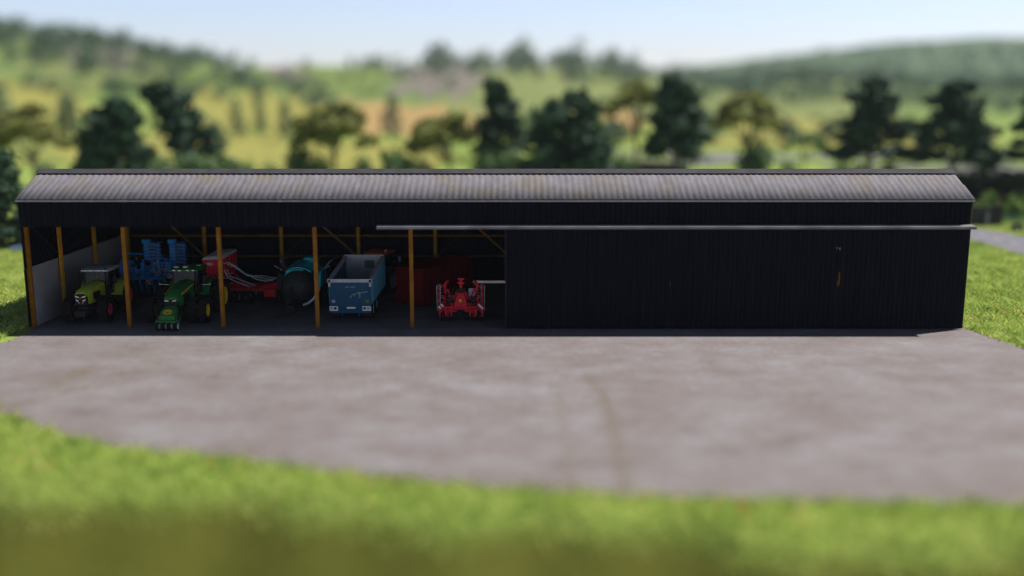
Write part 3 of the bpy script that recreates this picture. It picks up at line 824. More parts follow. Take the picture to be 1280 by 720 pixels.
def cultivator_blue():
    X, Y = -24.2, 67.2
    t = empty('cultivator', (X, Y, 0))
    tag(t, 'bright blue folded cultivator with two upright towers behind the tractors', 'cultivator')
    f = MB()
    for z in (1.7, 2.25, 2.75): f.bar((-2.3, -.7 + z * .1, z), (-.2, -.6, z), .08).bar((.1, -.75, z - .2), (1.1, -.7, z - .35), .07)
    for x in (-2.2, -1.75, -1.3, -.85): f.bar((x, -.65, 1.0), (x + .1, -.6, 2.3 + .3 * math.sin(x * 9)), .07)
    for x in (.35, .75, 1.15): f.bar((x, -.75, 1.0), (x, -.7, 2.2), .07)
    for y in (-1.0, -.2, .6, 1.3): f.bar((-2.0, y, 1.15), (1.8, y, 1.15), .16)
    for x in (-1.9, -1.2, -.5, .3, .9, 1.7): f.bar((x, -1.1, 1.3), (x, 1.4, 1.3), .13)
    for x in (-1.6, -.9, .2, .8): f.bar((x, -.6, 1.2), (x * .8, -.3, 2.3), .13)
    f.bar((-2.0, -.4, 2.1), (1.4, -.4, 2.1), .14).bar((-1.9, -.5, 1.6), (1.5, -.5, 1.75), .12).bar((-.35, -1.0, 1.2), (-.35, .2, 2.6), .14).bar((.15, -1.0, 1.2), (.15, .2, 2.6), .14)
    f.build('main_frame', MAT['blue'], t)
    for xx, w in ((-.35, .5), (1.4, .5)):
        g = MB()
        g.bar((xx - .42, 0, 1.0), (xx - .42, 0, 3.62), .2).bar((xx + .42, .1, 1.1), (xx + .42, .1, 3.4), .12)
        g.box((xx - .3, -.1, 3.55), (.5, .3, .25)).box((xx - .25, -.15, 2.2), (.25, .25, 2.2))
        for i in range(10):
            z = 1.3 + .235 * i
            g.lathe([(.16, -.045), (.46 + .03 * (i % 2), -.02), (.46 + .03 * (i % 2), .02), (.16, .045)], (xx + .12, .1, z), 'z', 16)
        w_ = g.build('folded_wing', MAT['blue'], t, smooth=True)
        p = MB()
        for i in range(9):
            z = 1.42 + .235 * i
            p.tube([(xx - .35, -.35, z), (xx + .2, -.45, z + .05), (xx + .62, -.35, z - .02)], .018, 6)
        p.build('tine_row', MAT['hose'], w_)
    d = MB()
    for i in range(9):
        for y in (-.9, .3):
            x = -1.8 + .44 * i
            d.tube([(x, y, 1.15), (x, y - .25, .75), (x, y + .1, .25)], .045, 6); d.bar((x, y + .1, .42), (x, y + .12, .06), .09, .06)
    d.build('tines', MAT['blue'], t)
    h = MB(); h.tube([(-1.2, -.9, 2.2), (-.7, -1.0, 2.35), (-.3, -.7, 2.1)], .16, 10); h.build('hydraulic_accumulator', MAT['black'], t, smooth=True)
    rng = random.Random(3)
    h = MB()
    for i in range(12):
        x = rng.uniform(-1.8, 1.4); y = -1.1
        h.tube([(x, y, rng.uniform(1.2, 1.7)), (x + rng.uniform(-.3, .3), y - .2, rng.uniform(1.6, 2.2)), (x + rng.uniform(-.5, .5), y, rng.uniform(1.5, 2.4))], .022, 6)
    h.build('hydraulic_hose', MAT['hose'], t)
    for i, (x, z) in enumerate(((-.25, .95), (-1.7, 1.05), (1.25, 1.3))):
        b = MB(); b.box((x, -1.25, z), (.34, .03, .34)); b.build('warning_board', MAT['chevron'], t)
    for x in (-2.05, -.6, 1.2):
        b = MB(); b.bar((x, -1.15, 1.2), (x + .1, -1.3, 2.5), .1); b.box((x, -1.2, 1.9), (.2, .2, .7)); b.build('linkage_arm', MAT['blue'], t)
cultivator_blue()

def seed_drill():
    t = empty('seed_drill', (-19.4, 64.6, 0))
    tag(t, 'red seed drill with pale hopper lid and grey hoses behind the dark green tractor', 'seed drill')
    h = MB()
    h.loft([[(-.4, -.8, 1.5), (.65, -.8, 1.5), (.65, 1.6, 1.5), (-.4, 1.6, 1.5)], [(-.55, -1.15, 1.95), (.75, -1.15, 1.95), (.75, 2.1, 1.95), (-.55, 2.1, 1.95)],
            [(-.55, -1.15, 2.85), (.75, -1.15, 2.92), (.75, 2.1, 2.95), (-.55, 2.1, 2.88)]])
    ho = h.build('hopper', MAT['red'], t)
    b = MB()
    b.lathe([(.24, -.012), (.24, .012)], (-.1, -1.155, 2.58), 'y', 20); 
    for v in b.v[:]: pass
    b.v = [(x, y, 2.58 + (z - 2.58) * .42) for x, y, z in b.v]
    b.build('emblem', MAT['palegrey'], ho)
    c = MB()
    c.loft([[(-.6, -1.2, 2.86), (.8, -1.2, 2.93), (.8, 2.15, 2.96), (-.6, 2.15, 2.89)], [(-.55, -1.1, 2.95), (.75, -1.1, 3.02), (.75, 2.05, 3.1), (-.55, 2.05, 3.03)], [(-.35, -.6, 3.05), (.55, -.6, 3.12), (.55, 1.5, 3.2), (-.35, 1.5, 3.13)]])
    c.build('hopper_lid', MAT['white'], t, smooth=True)
    f = MB()
    f.bar((-.6, 0, .95), (4.1, -.2, .85), .22).bar((-.2, -.9, .9), (3.2, -.9, .85), .16).bar((-.2, .8, .9), (3.2, .8, .85), .16)
    for x in (-.8, .3, 1.2, 2.1, 3.0): f.bar((x, -1.0, .9), (x, .95, .9), .14)
    f.bar((.6, -.7, 2.0), (1.6, -.7, .95), .12).bar((.6, .7, 2.0), (1.6, .7, .95), .12)
    f.bar((3.0, -.6, .9), (4.6, -.25, 1.3), .15).bar((3.0, .6, .9), (4.6, -.1, 1.3), .15).bar((4.0, -.3, .8), (4.8, -.25, 1.5), .14).box((3.6, -.7, .62), (.75, .3, .5))
    for q in range(4): f.bar((.82, -.9 + .75 * q, 1.95), (.82, -.6 + .75 * q, 2.85), .05)
    f.bar((-.5, -1.0, .8), (-.5, -.8, 1.6), .12).bar((.5, -1.0, .8), (.5, -.8, 1.6), .12)
    f.build('frame', MAT['red'], t)
    hs = MB()
    for i in range(3):
        z = 2.6 - .22 * i; y = -.95 + .7 * i
        hs.tube([(.7, y, z), (1.1, y - .05, z + .05), (1.9, y - .1, z - .55 - .03 * i), (2.9, y - .1, 1.55), (3.4, y - .1, 1.45), (3.9, y, 1.5 - .05 * i)], .036, 8)
    for i in range(2):
        y = -1.0 + .5 * i
        hs.tube([(.75, y, 2.2), (1.0, y - .1, 1.7), (1.5 + .2 * i, y - .15, 1.45), (2.4 + .2 * i, y, 1.05)], .033, 8)
    hs.build('seed_hose', MAT['hose'], t, smooth=True)
    hs = MB()
    for i in range(7):
        x = -.3 + .17 * i
        hs.tube([(x, -1.1, 1.75 - .05 * (i % 2)), (x + .1, -1.3, 1.45), (x - .25, -1.25, 1.1)], .035, 6)
    hs.build('metering_hose', MAT['hose'], t, smooth=True)
    for i in range(4): wheel(t, 1.25 + .36 * i, -1.15, .42, .27, .2, MAT['rimgrey'], 1, 14, .04, 'packer_wheel')
    for i in range(4): wheel(t, 1.25 + .36 * i, .2, .42, .27, .2, MAT['rimgrey'], 1, 14, .04, 'packer_wheel')
    c = MB()
    for i in range(14):
        x = -.6 + .28 * i
        c.tube([(x, -1.25, .95), (x - .05, -1.38, .6), (x + .08, -1.3, .35)], .03, 6)
        c.lathe([(.15, -.01), (.15, .01)], (x, -1.33, .33), 'x', 10)
    c.build('coulters', MAT['dark'], t)
    s = MB(); s.box((-.1, -1.05, 1.2), (1.0, .5, .6)); s.build('fan_housing', MAT['black'], t, bevel=.05)
    b = MB(); b.box((-.25, -1.33, 1.35), (.4, .03, .32)); b.build('warning_board', MAT['chevron'], t)
    b = MB(); b.box((.4, -1.32, .72), (.3, .03, .3)); b.build('warning_board', MAT['chevron'], t)
    for k in range(3):
        l = MB(); l.box((1.0, -.95 + .1 * k, 1.3 + .3 * k), (.5, .2, .03)); l.build('step', MAT['steel'], t)
seed_drill()

def slurry_tanker():
    t = empty('slurry_tanker', (-13.4, 61.2, 0))
    tag(t, 'teal slurry tanker with a dark domed tank end facing the yard', 'slurry tanker')
    b = MB(); b.lathe([(.02, -.55), (.45, -.48), (.8, -.32), (1.02, -.1), (1.12, .15), (1.15, .6), (1.15, 5.6), (.9, 6.0), (.02, 6.15)], (0, 0, 1.45), 'y', 36)
    b.build('tank', MAT['tank'], t, smooth=True)
    p = MB()
    for s, a0, a1, y0, y1 in ((0, 50, 130, .25, 1.2), (0, 40, 140, 1.35, 3.2), (0, 62, 118, 3.3, 5.2)):
        rings = []
        for i in range(11):
            a = R(a0 + (a1 - a0) * i / 10)
            rings.append([(1.2 * math.cos(a), y0, 1.45 + 1.2 * math.sin(a)), (1.2 * math.cos(a), y1, 1.45 + 1.2 * math.sin(a)), (1.27 * math.cos(a), y1, 1.45 + 1.27 * math.sin(a)), (1.27 * math.cos(a), y0, 1.45 + 1.27 * math.sin(a))])
        p.loft(rings)
    p.build('top_cover', MAT['teal'], t, smooth=True)
    p = MB(); p.loft([[(-.85, .1, 2.2), (.4, .1, 2.35), (.3, .1, 2.62), (-.62, .1, 2.55)], [(-.85, 1.2, 2.2), (.4, 1.2, 2.35), (.3, 1.2, 2.8), (-.62, 1.2, 2.75)], [(-.7, 2.6, 2.3), (.5, 2.6, 2.4), (.35, 2.6, 2.85), (-.5, 2.6, 2.8)]]); p.build('pump_hood', MAT['teal'], t, bevel=.04)
    d = MB(); d.lathe([(.34, 0), (.36, .25), (.3, .34), (.02, .38)], (.25, 2.6, 2.65), 'z', 20); d.build('manhole', MAT['teal'], t, smooth=True)
    m_ = MB(); m_.prism([(.1, 1.45), (.3, 2.2), (.6, 2.4), (2.4, 2.4), (2.6, 1.4)], .98, 1.42); m_.build('side_panel', MAT['teal'], t, bevel=.05)
    m_ = MB(); m_.prism([(.6, 1.45), (.8, 2.2), (2.4, 2.2), (2.6, 1.4)], -1.45, -1.02); m_.build('side_panel', MAT['dark'], t, bevel=.05)
    c = MB(); c.bar((-.45, -.3, .55), (-.45, 5.5, .6), .2).bar((.45, -.3, .55), (.45, 5.5, .6), .2).bar((-.45, -.3, .55), (-.1, -1.9, .62), .16).bar((.45, -.3, .55), (.1, -1.9, .62), .16).box((0, -1.95, .62), (.35, .3, .2))
    c.box((0, 3.6, .8), (2.2, .25, .25))
    c.build('chassis', MAT['dark'], t)
    j = MB(); j.tube([(-.32, -1.5, .9), (-.32, -1.5, .05)], .06); j.box((-.32, -1.5, .03), (.28, .28, .05)).box((-.32, -1.55, .9), (.16, .2, .16)).bar((-.32, -1.5, .75), (-.05, -1.55, 1.0), .05); j.build('parking_jack', MAT['tank'], t)
    h = MB(); h.tube([(1.28, .3, 1.35), (1.2, .0, 1.05), (.98, -.25, .75), (.7, -.4, .55), (.42, -.7, .5)], .085, 10); h.build('suction_pipe', MAT['white'], t, smooth=True)
    rng = random.Random(5); h = MB()
    for i in range(10):
        x = -1.1 + .17 * i
        h.tube([(x, .2, 2.2 + rng.random() * .2), (x - .1, .4, 2.65 + rng.random() * .35), (x - .25, 1.2, 2.6 + rng.random() * .3), (x - .35, 2.0, 2.3)], .03, 6)
    h.build('spreading_hose', MAT['black'], t, smooth=True)
    k = MB()
    for sx in (-1, 1):
        k.bar((sx * 1.15, 2.4, 2.2), (sx * 1.65, 2.7, 2.75), .07).bar((sx * 1.65, 2.7, 2.75), (sx * 1.7, 5.0, 2.6), .07).bar((sx * 1.2, 1.4, 2.3), (sx * 1.75, 1.5, 2.6), .05)
    k.build('folded_boom', MAT['rimgrey'], t)
    g = MB(); g.tube([(-.25, -.62, 1.5), (-.25, -.7, 1.0), (-.1, -1.0, .75)], .05); g.lathe([(.14, -.05), (.14, .05)], (-.25, -.56, 1.5), 'y', 14); g.build('inlet_valve', MAT['black'], t, smooth=True)
    for sx in (-1, 1):
        for y in (2.3, 3.9):
            wheel(t, sx * 1.25, y, .78, .6, .36, MAT['rimgrey'], sx, 18)
slurry_tanker()

def tipping_trailer():
    t = empty('tipping_trailer', (-9.62, 58.1, 0))
    tag(t, 'petrol blue tipping trailer with grey top rail, its tailgate facing the yard', 'trailer')
    W, L = 1.23, 5.9
    zr, zf, zb = 2.42, 2.92, .98
    def side(sx):
        o, i = sx * W, sx * (W - .06)
        m_ = MB(); m_.loft([[(o, 0.08, zb), (o, L, zb), (o, L, zf), (o, .08, zr)], [(i, .08, zb), (i, L, zb), (i, L, zf), (i, .08, zr)]])
        sd = m_.build('side_wall', MAT['petrol_lit'] if sx > 0 else MAT['petrol'], t)
        k = MB()
        for q in range(8):
            y = .35 + q * .82; zt = zr + (zf - zr) * y / L
            k.box((sx * (W + .045), y, (zb + zt) / 2), (.09, .13, zt - zb - .1))
        k.build('side_rib', MAT['petrol_lit'], sd)
        r_ = MB(); r_.bar((sx * (W - .02), -.02, zr + .06), (sx * (W - .02), L + .05, zf + .06), .2, .16); r_.build('top_rail', MAT['palegrey'], t)
    side(-1); side(1)
    g = MB(); g.box((0, .04, (zb + zr) / 2 - .12), (2 * W, .09, zr - zb + .24)); tg = g.build('tailgate', MAT['petrol'], t, bevel=.02)
    r_ = MB(); r_.box((0, 0, zr + .05), (2 * W + .2, .16, .2)).box((-W + .02, -.03, zr - .1), (.14, .1, .42)).box((W - .02, -.03, zr - .1), (.14, .1, .42)); r_.build('tailgate_rail', MAT['palegrey'], tg)
    k = MB()
    pts = [(.0, 1.45), (.12, 1.6), (.4, 1.72), (.7, 1.75), (1.05, 1.8)]
    k.tube([(x, -.012, z) for x, z in pts], .018, 6)
    for a, b2 in (((.12, 1.6), (.0, 1.42)), ((.5, 1.72), (.6, 1.5)), ((.6, 1.5), (.5, 1.42)), ((.28, 1.66), (.22, 1.5)), ((.55, 1.73), (.62, 1.62))): k.tube([(a[0], -.012, a[1]), (b2[0], -.012, b2[1])], .014, 6)
    k.build('emblem', MAT['palegrey'], tg)
    k = MB()
    for x, w in ((-.22, .07), (-.12, .06), (.05, .04), (.12, .05), (.2, .05), (.27, .04)): k.box((x, -.01, 2.08), (w, .012, .05))
    k.build('maker_mark', MAT['rimgrey'], tg)
    for x, mm in ((-1.0, MAT['rimgrey']), (1.0, MAT['f_green'])):
        k = MB(); k.lathe([(.11, -.01), (.11, .01)], (x, -.012, 1.22), 'y', 16); k.build('reflector', mm, tg)
    hb = MB(); hb.box((0, L, (zb + zf) / 2), (2 * W - .1, .06, zf - zb)).box((0, L - .02, zf + .1), (2 * W + .1, .14, .2)).box((-.6, L - .06, 2.55), (.75, .05, .55))
    hd = hb.build('headboard', MAT['palegrey'], t)
    k = MB(); k.box((.35, L - .06, 2.5), (.62, .04, .5)); k.build('viewing_grid', M('grid_green', (.16, .2, .15), .7), hd)
    f = MB(); f.span((-W + .06, .1, zb - .02), (W - .06, L, zb + .05)); f.build('box_floor', MAT['petrol'], t)
    c = MB(); c.bar((-.45, .3, .8), (-.45, L + .6, .8), .2, .28).bar((.45, .3, .8), (.45, L + .6, .8), .2, .28).bar((-.4, L + .5, .75), (0, L + 1.2, .6), .16).bar((.4, L + .5, .75), (0, L + 1.2, .6), .16).box((0, 1.4, .6), (2.0, .2, .2)).box((0, 2.8, .6), (2.0, .2, .2)); c.build('chassis', MAT['dark'], t)
    u = MB(); u.box((0, .02, .62), (2.4, .16, .24)).box((-.5, .1, .48), (.1, .3, .35)).box((.5, .1, .48), (.1, .3, .35)); u.build('rear_bumper', MAT['petrol'], t, bevel=.02)
    for sx in (-1, 1):
        l = MB(); l.box((sx * .98, -.1, .80), (.52, .07, .30)); lp = l.build('tail_lamp_board', MAT['white'], t, bevel=.02)
        for dx in (-.12, .1):
            l = MB(); l.tube([(sx * .98 + dx, -.13, .82), (sx * .98 + dx, -.155, .82)], .075, 14); l.build('tail_lamp', MAT['rimgrey'] if dx * sx > 0 else MAT['dark'], lp)
        m_ = MB(); m_.box((sx * .97, .25, .42), (.6, .06, .26)); m_.build('mud_flap', MAT['black'], t)
        for y in (1.05, 2.6): wheel(t, sx * 1.02, y, .54, .48, .28, MAT['rimgrey'], sx, 16)
    l = MB(); l.box((.05, -.1, .84), (.52, .03, .12)); l.build('number_plate', MAT['white'], t)
tipping_trailer()

def tractor_far():
    t = empty('tractor', (-8.55, 69.85, 0), math.pi - .3)
    tag(t, 'blue tractor with an orange roof, mostly hidden ahead of the petrol blue trailer', 'tractor')
    c = MB(); c.box((0, 1.0, .8), (.6, 3.2, .5)).box((0, 2.7, .9), (1.5, .3, .3)); c.build('chassis', MAT['dark'], t)
    h = MB(); h.loft([rrect(-.36, .36, 1.0, 1.7, -.7, .14), rrect(-.42, .42, .95, 1.85, -.4, .18), rrect(-.46, .46, 1.0, 2.0, 1.2, .18)]); h.build('hood', MAT['petrol'], t, smooth=True)
    cab(t, 1.3, 2.7, 1.4, 2.62, 1.5, MAT['orange'], MAT['dark'], .14, .22)
    for sx in (-1, 1):
        m_ = MB(); m_.arc(2.75, .86, .93, 15, 165, sx * .6, sx * 1.2, .05); m_.build('mudguard', MAT['petrol'], t, smooth=True)
        wheel(t, sx * 1.12, 2.75, .86, .5, .5, MAT['rimgrey'], sx); wheel(t, sx * .9, 0, .6, .45, .32, MAT['rimgrey'], sx)
    w = MB(); w.tube([(-.8, 2.75, 2.85), (-.8, 2.75, 2.98)], .06, 10); w.build('beacon_lamp', MAT['lamp'], t)
tractor_far()

def container_red():
    a = math.atan2(-.5, .87)
    t = empty('container', (-5.6, 62.1, 0), a)
    tag(t, 'dark maroon open container standing askew behind the red folded implement', 'container')
    W, L, H = 2.15, 5.9, 2.28       # local: near corner at origin, width to -x, length to +y
    def wall(nm, p, d):
        m_ = MB(); m_.box(p, d); return m_.build(nm, MAT['maroon'], t)
    wall('end_wall', (-W / 2, .04, .12 + H / 2), (W, .08, H - .1)); wall('end_wall', (-W / 2, L - .04, .12 + H / 2), (W, .08, H - .1))
    for x in (-.04, -W + .04):
        sw = wall('side_wall', (x, L / 2, .12 + H / 2), (.08, L - .17, H - .1))
        k = MB(); s = 1 if x > -.5 else -1
        for i in range(9): k.box((x + s * .06, .35 + i * .65, .12 + H / 2), (.04, .1, H - .25))
        k.build('wall_rib', MAT['maroon'], sw)
        k = MB(); k.bar((x, .02, H + .12), (x, L - .02, H + .12), .16, .12); k.build('top_rail', MAT['maroon'], sw)
    wall('container_floor', (-W / 2, L / 2, .14), (W - .2, L - .2, .08))
    k = MB(); k.bar((-W, .0, H + .12), (0, .0, H + .12), .14, .12)
    for x in (-W + .1, -W * .5, -.1): k.box((x, -.05, .12 + H / 2), (.12, .1, H - .2))
    k.build('end_frame', MAT['maroon'], t)
    k = MB(); k.bar((-W, L, H + .12), (0, L, H + .12), .14, .12); k.build('end_frame', MAT['maroon'], t)
    k = MB(); k.bar((-.5, .1, .06), (-.5, L - .1, .06), .16, .1).bar((-W + .5, .1, .06), (-W + .5, L - .1, .06), .16, .1); k.build('skid', MAT['dark'], t)
container_red()

def implement_red():
    t = empty('rotary_tedder', (-3.05, 58.3, 0))
    tag(t, 'red folded implement with chevron boards and small black wheels in front of the maroon container', 'farm implement')
    f = MB()
    f.bar((-1.3, 0, .78), (1.3, 0, .78), .17, .2).bar((-.9, .5, .85), (.9, .5, .85), .14).bar((-.6, 0, .8), (-.25, .1, 1.75), .1).bar((.6, 0, .8), (.25, .1, 1.75), .1)
    f.bar((0, .2, 1.6), (0, .3, 2.45), .16).bar((-.2, .2, 2.25), (.2, .2, 2.25), .1).bar((-.2, .2, 2.5), (.2, .2, 2.5), .1)
    f.bar((-1.3, 0, .8), (-.3, -.25, .62), .1).bar((1.3, 0, .8), (.3, -.25, .62), .1)
    for sx in (-1, 1): f.bar((sx * .5, .2, 1.0), (sx * 1.15, .1, 1.45), .1).box((sx * .75, -.05, .5), (.28, .25, .5)).box((sx * 1.22, 0, .5), (.2, .25, .55))
    f.build('frame', MAT['red'], t)
    c = MB(); c.loft([[(-.42, -.3, .78), (.42, -.3, .78), (.42, .1, .78), (-.42, .1, .78)], [(-.36, -.28, 1.15), (.36, -.28, 1.15), (.36, .1, 1.15), (-.36, .1, 1.15)], [(-.2, -.15, 1.72), (.2, -.15, 1.72), (.2, .08, 1.72), (-.2, .08, 1.72)]])
    cv = c.build('gearbox_cover', MAT['red'], t, bevel=.04)
    l = MB(); l.tube([(-.02, -.27, 1.28), (-.02, -.31, 1.28)], .1, 16); l.build('emblem', MAT['yellow'], cv)
    for sx in (-1, 1):
        w = MB()
        w.bar((sx * 1.3, .1, .75), (sx * 1.28, .2, 2.1), .1).bar((sx * 1.0, .3, .8), (sx * .95, .35, 2.25), .12).bar((sx * 1.3, .15, 1.9), (sx * .9, .3, 2.2), .09).bar((sx * .95, .3, 2.1), (sx * .8, .5, 2.35), .12)
        wg = w.build('folded_arm', MAT['red'], t)
        q = MB()
        for i in range(7):
            z = .95 + .19 * i
            q.tube([(sx * 1.05, .05, z), (sx * 1.25, -.15, z + .03), (sx * 1.38, -.05, z - .08 + .16 * (i % 2))], .016, 6)
        q.tube([(sx * 1.42, -.05, .6), (sx * 1.43, -.05, 2.15), (sx * 1.2, 0, 2.2)], .022, 6); q.tube([(sx * 1.2, -.05, .8), (sx * 1.22, -.05, 2.2)], .02, 6)
        q.build('tine_row', MAT['steel'], wg)
        b = MB(); b.box((sx * 1.2, -.22, .9), (.42, .03, .2), Matrix.Rotation(sx * .7, 3, 'Y')); b.build('warning_board', MAT['chevron'], t)
        for x in (.62, 1.1): wheel(t, sx * x, -.05, .27, .2, .13, MAT['dark'], sx, 12, .02)
        h = MB(); h.tube([(sx * .45, -.1, 1.2), (sx * .75, -.15, 1.1), (sx * .95, -.1, 1.25)], .07, 8); h.build('hydraulic_ram', MAT['black'], t)
    for c_, d_ in (((.72, .35, 1.65), (.55, .04, .5)), ((-.62, .35, 1.2), (.35, .04, .5)), ((.62, .36, 1.15), (.4, .04, .4))):
        p = MB(); p.box(c_, d_); p.build('shield', MAT['palegrey'], t)
    for sx in (-1, 1):
        q = MB()
        for k in range(4): q.tube([(sx * (.3 + .12 * k), -.05, 1.0 + .1 * k), (sx * (.5 + .1 * k), -.2, 1.5 - .05 * k), (sx * (.85 + .08 * k), 0, 1.3 + .2 * k)], .025, 6)
        q.build('hydraulic_hose', MAT['black'], t)
        q = MB(); q.bar((sx * .35, .1, .8), (sx * .8, .2, 1.9), .07).bar((sx * .8, .2, 1.9), (sx * 1.1, .1, 1.0), .06).bar((sx * .2, -.2, .65), (sx * 1.0, -.3, .72), .09).bar((sx * .55, -.3, .75), (sx * .55, -.35, .35), .08).bar((sx * .9, -.3, .75), (sx * .92, -.35, .4), .08); q.build('support_arm', MAT['red'], t)
    q = MB()
    for i in range(13):
        x = -.9 + .15 * i
        q.tube([(x, -.2, .68), (x + .02, -.35, .42), (x - .02, -.28, .12)], .010, 6)
    q.build('tines', MAT['dark'], t)
    q = MB(); q.tube([(-.5, 0, 1.85), (-.45, 0, 2.0), (-.52, .05, 1.6)], .05, 8).box((0, .05, 1.85), (.5, .2, .2)); q.build('drive_coupling', MAT['black'], t)
implement_red()
# ================================================================ plants
def leaf_cloud(lobes, n, size, rng, flat=0.25):
    """leaf faces spread over and inside lumpy lobes; lobes = (cx, cy, cz, rx, ry, rz)"""
    L = np.array(lobes); vol = (L[:, 3] * L[:, 4] * L[:, 5]) ** 0.67
    idx = rng.choice(len(L), n, p=vol / vol.sum())
    d = rng.normal(size=(n, 3)); d /= np.linalg.norm(d, axis=1)[:, None]
    rad = (0.35 + 0.65 * rng.random(n) ** 0.5) * np.where(rng.random(n) < .3, 1 + .5 * rng.random(n), 1.0) * (0.85 + 0.35 * np.sin(d[:, 0] * 5 + idx) * np.sin(d[:, 2] * 4 + idx * 2.1))
    c = L[idx, :3] + d * L[idx, 3:] * rad[:, None]
    nrm = d + rng.normal(size=(n, 3)) * 0.7 + np.array([0, 0, flat]); nrm /= np.linalg.norm(nrm, axis=1)[:, None]
    a = np.cross(nrm, rng.normal(size=(n, 3))); a /= np.linalg.norm(a, axis=1)[:, None]
    b = np.cross(nrm, a)
    s = size * (0.6 + 0.8 * rng.random(n))[:, None]
    V = np.stack([c - a * s, c + b * s * .55, c + a * s, c - b * s * .55], 1).reshape(-1, 3)
    lt = rng.random(len(L))[idx]
    tint = np.clip(0.25 + 0.35 * lt + 0.5 * (rng.random(n) - .35), 0, 1)
    return V, np.arange(n * 4).reshape(n, 4), np.repeat(tint, 4)

def crown_lobes(kind, W, z0, z1, rng):
    H = z1 - z0; L = []
    h = W / 2
    if kind == 'umbrella':
        for i in range(18):
            a = rng.random() * 6.28; r = h * .72 * math.sqrt(rng.random())
            z = z0 + H * (.84 - .5 * (r / h) ** 2 - .34 * rng.random())
            L.append((r * math.cos(a), r * math.sin(a), z, h * .25, h * .25, H * .14))
        L.append((h * .1, 0, z0 + H * .86, h * .3, h * .3, H * .13)); L.append((-h * .3, 0, z0 + H * .72, h * .3, h * .3, H * .13))
        for sx in (-.75, .72): L.append((h * sx, 0, z0 + H * .25, h * .25, h * .25, H * .14))
    elif kind == 'spread':
        for i in range(17):
            t = i / 16; w = h * (1 - .62 * t) * (.9 if i % 3 else 1.1)
            a = i * 2.4 + rng.random(); r = w * .72
            L.append((r * math.cos(a), r * math.sin(a) * .8, z0 + H * (.08 + .8 * t), h * .33 * (1 - .35 * t), h * .33, H * .105))
        L.append((0, 0, z0 + H * .4, h * .28, h * .28, H * .3)); L.append((h * .05, 0, z0 + H * .88, h * .22, h * .22, H * .13))
    elif kind == 'lean':
        for i in range(15):
            t = i / 14
            cx = h * (.35 - .8 * t); w = h * (.7 - .42 * t)
            a = i * 2.1 + rng.random()
            L.append((cx + w * .6 * math.cos(a), w * .6 * math.sin(a), z0 + H * (.06 + .86 * t), h * .32, h * .32, H * .10))
    elif kind == 'tall':
        for i in range(18):
            t = i / 17; w = h * (1.0 - .75 * t ** 1.4) * (1 if t > .15 else .7)
            a = i * 2.4 + rng.random() * .8
            L.append((w * .62 * math.cos(a), w * .62 * math.sin(a), z0 + H * (.05 + .86 * t), h * .36 * (1 - .3 * t), h * .36, H * .10))
        L.append((0, 0, z0 + H * .5, h * .24, h * .24, H * .4))
    elif kind == 'layer':
        for i in range(6):
            t = i / 5; w = h * (1.0 - .62 * t) * (1.0 if i % 2 == 0 else .8)
            for k in range(4):
                a = k * 1.57 + i * 1.1 + rng.random() * .5
                L.append((w * .68 * math.cos(a), w * .6 * math.sin(a), z0 + H * (.07 + .80 * t + .05 * rng.random()), w * .42, w * .38, H * .07))
        L.append((0, 0, z0 + H * .55, h * .16, h * .16, H * .42))
    elif kind == 'bush':
        for i in range(9):
            a = rng.random() * 6.28; r = h * .55 * rng.random()
            L.append((r * math.cos(a), r * math.sin(a), z0 + H * (.15 + .6 * rng.random() * (1 - r / h)), h * .45, h * .45, H * .28))
        L.append((0, 0, z0 + H * .4, h * .6, h * .6, H * .42))
    return L

TREE_SEED = [100]
def tree(name, px, D, top, wpx, kind, leafmat, label, cat='tree', group=None, base=None, leaves=2600, size=None, lean=0.0):
    TREE_SEED[0] += 1; rng = np.random.default_rng(TREE_SEED[0])
    X = lateral(px, D); gz = tz(X, D)
    H = (height_at(top, D) - gz) * (1.08 if kind == 'bush' else 1.0); W = wpx / FPX * D * (1.35 if kind in ('bush', 'umbrella') else 1.15)
    t = empty(name, (X, D, gz)); tag(t, label, cat, group)
    z0 = H * (base if base is not None else {'umbrella': .4, 'spread': .12, 'lean': .15, 'tall': .24, 'layer': .26, 'bush': 0.0}[kind])
    L = crown_lobes(kind, W, z0, H, rng)
    size = size or max(.2, min(.75, W * .05))
    V, F, tint = leaf_cloud(L, leaves, size, rng)
    mesh_np('foliage' if kind == 'bush' else 'crown', V, F, [MAT[leafmat]], t, attr={'tint': tint})
    b = MB()
    if kind == 'bush':
        for i in range(5):
            a = i * 1.3; b.tube([(0, 0, -.2), (math.cos(a) * W * .1, math.sin(a) * W * .1, H * .3), (math.cos(a) * W * .22, math.sin(a) * W * .22, H * .6)], [.06, .045, .02], 5)
        b.build('stem', MAT['bark'], t)
        return t
    r = max(.14, H * (.018 if kind == 'umbrella' else .022))
    zt = z0 + (H - z0) * (.5 if kind == 'umbrella' else .8)
    cx = W * .5
    top_x = -cx * .4 if kind == 'lean' else 0.0
    b.tube([(0, 0, -.3), (r * .6 * math.sin(TREE_SEED[0]), 0, z0 * .5), (top_x * .2, 0, z0), (top_x * .6, 0, (z0 + zt) / 2), (top_x, 0, zt)], [r * 1.35, r, r * .85, r * .5, r * .15], 8)
    lim = [l for l in L if math.hypot(l[0], l[1]) > W * .12]
    rng2 = random.Random(TREE_SEED[0]); rng2.shuffle(lim)
    for l in lim[:9]:
        zs = z0 * (.62 if kind == 'umbrella' else .9) + (l[2] - z0) * .25
        zs = max(z0 * .55, min(zs, l[2] - .3))
        m_ = (l[0] * .55, l[1] * .55, zs + (l[2] - zs) * .45)
        b.tube([(top_x * .3, 0, zs), m_, (l[0], l[1], l[2])], [r * .5, r * .32, r * .1], 6)
    b.build('trunk', MAT['bark'], t, smooth=True)
    return t

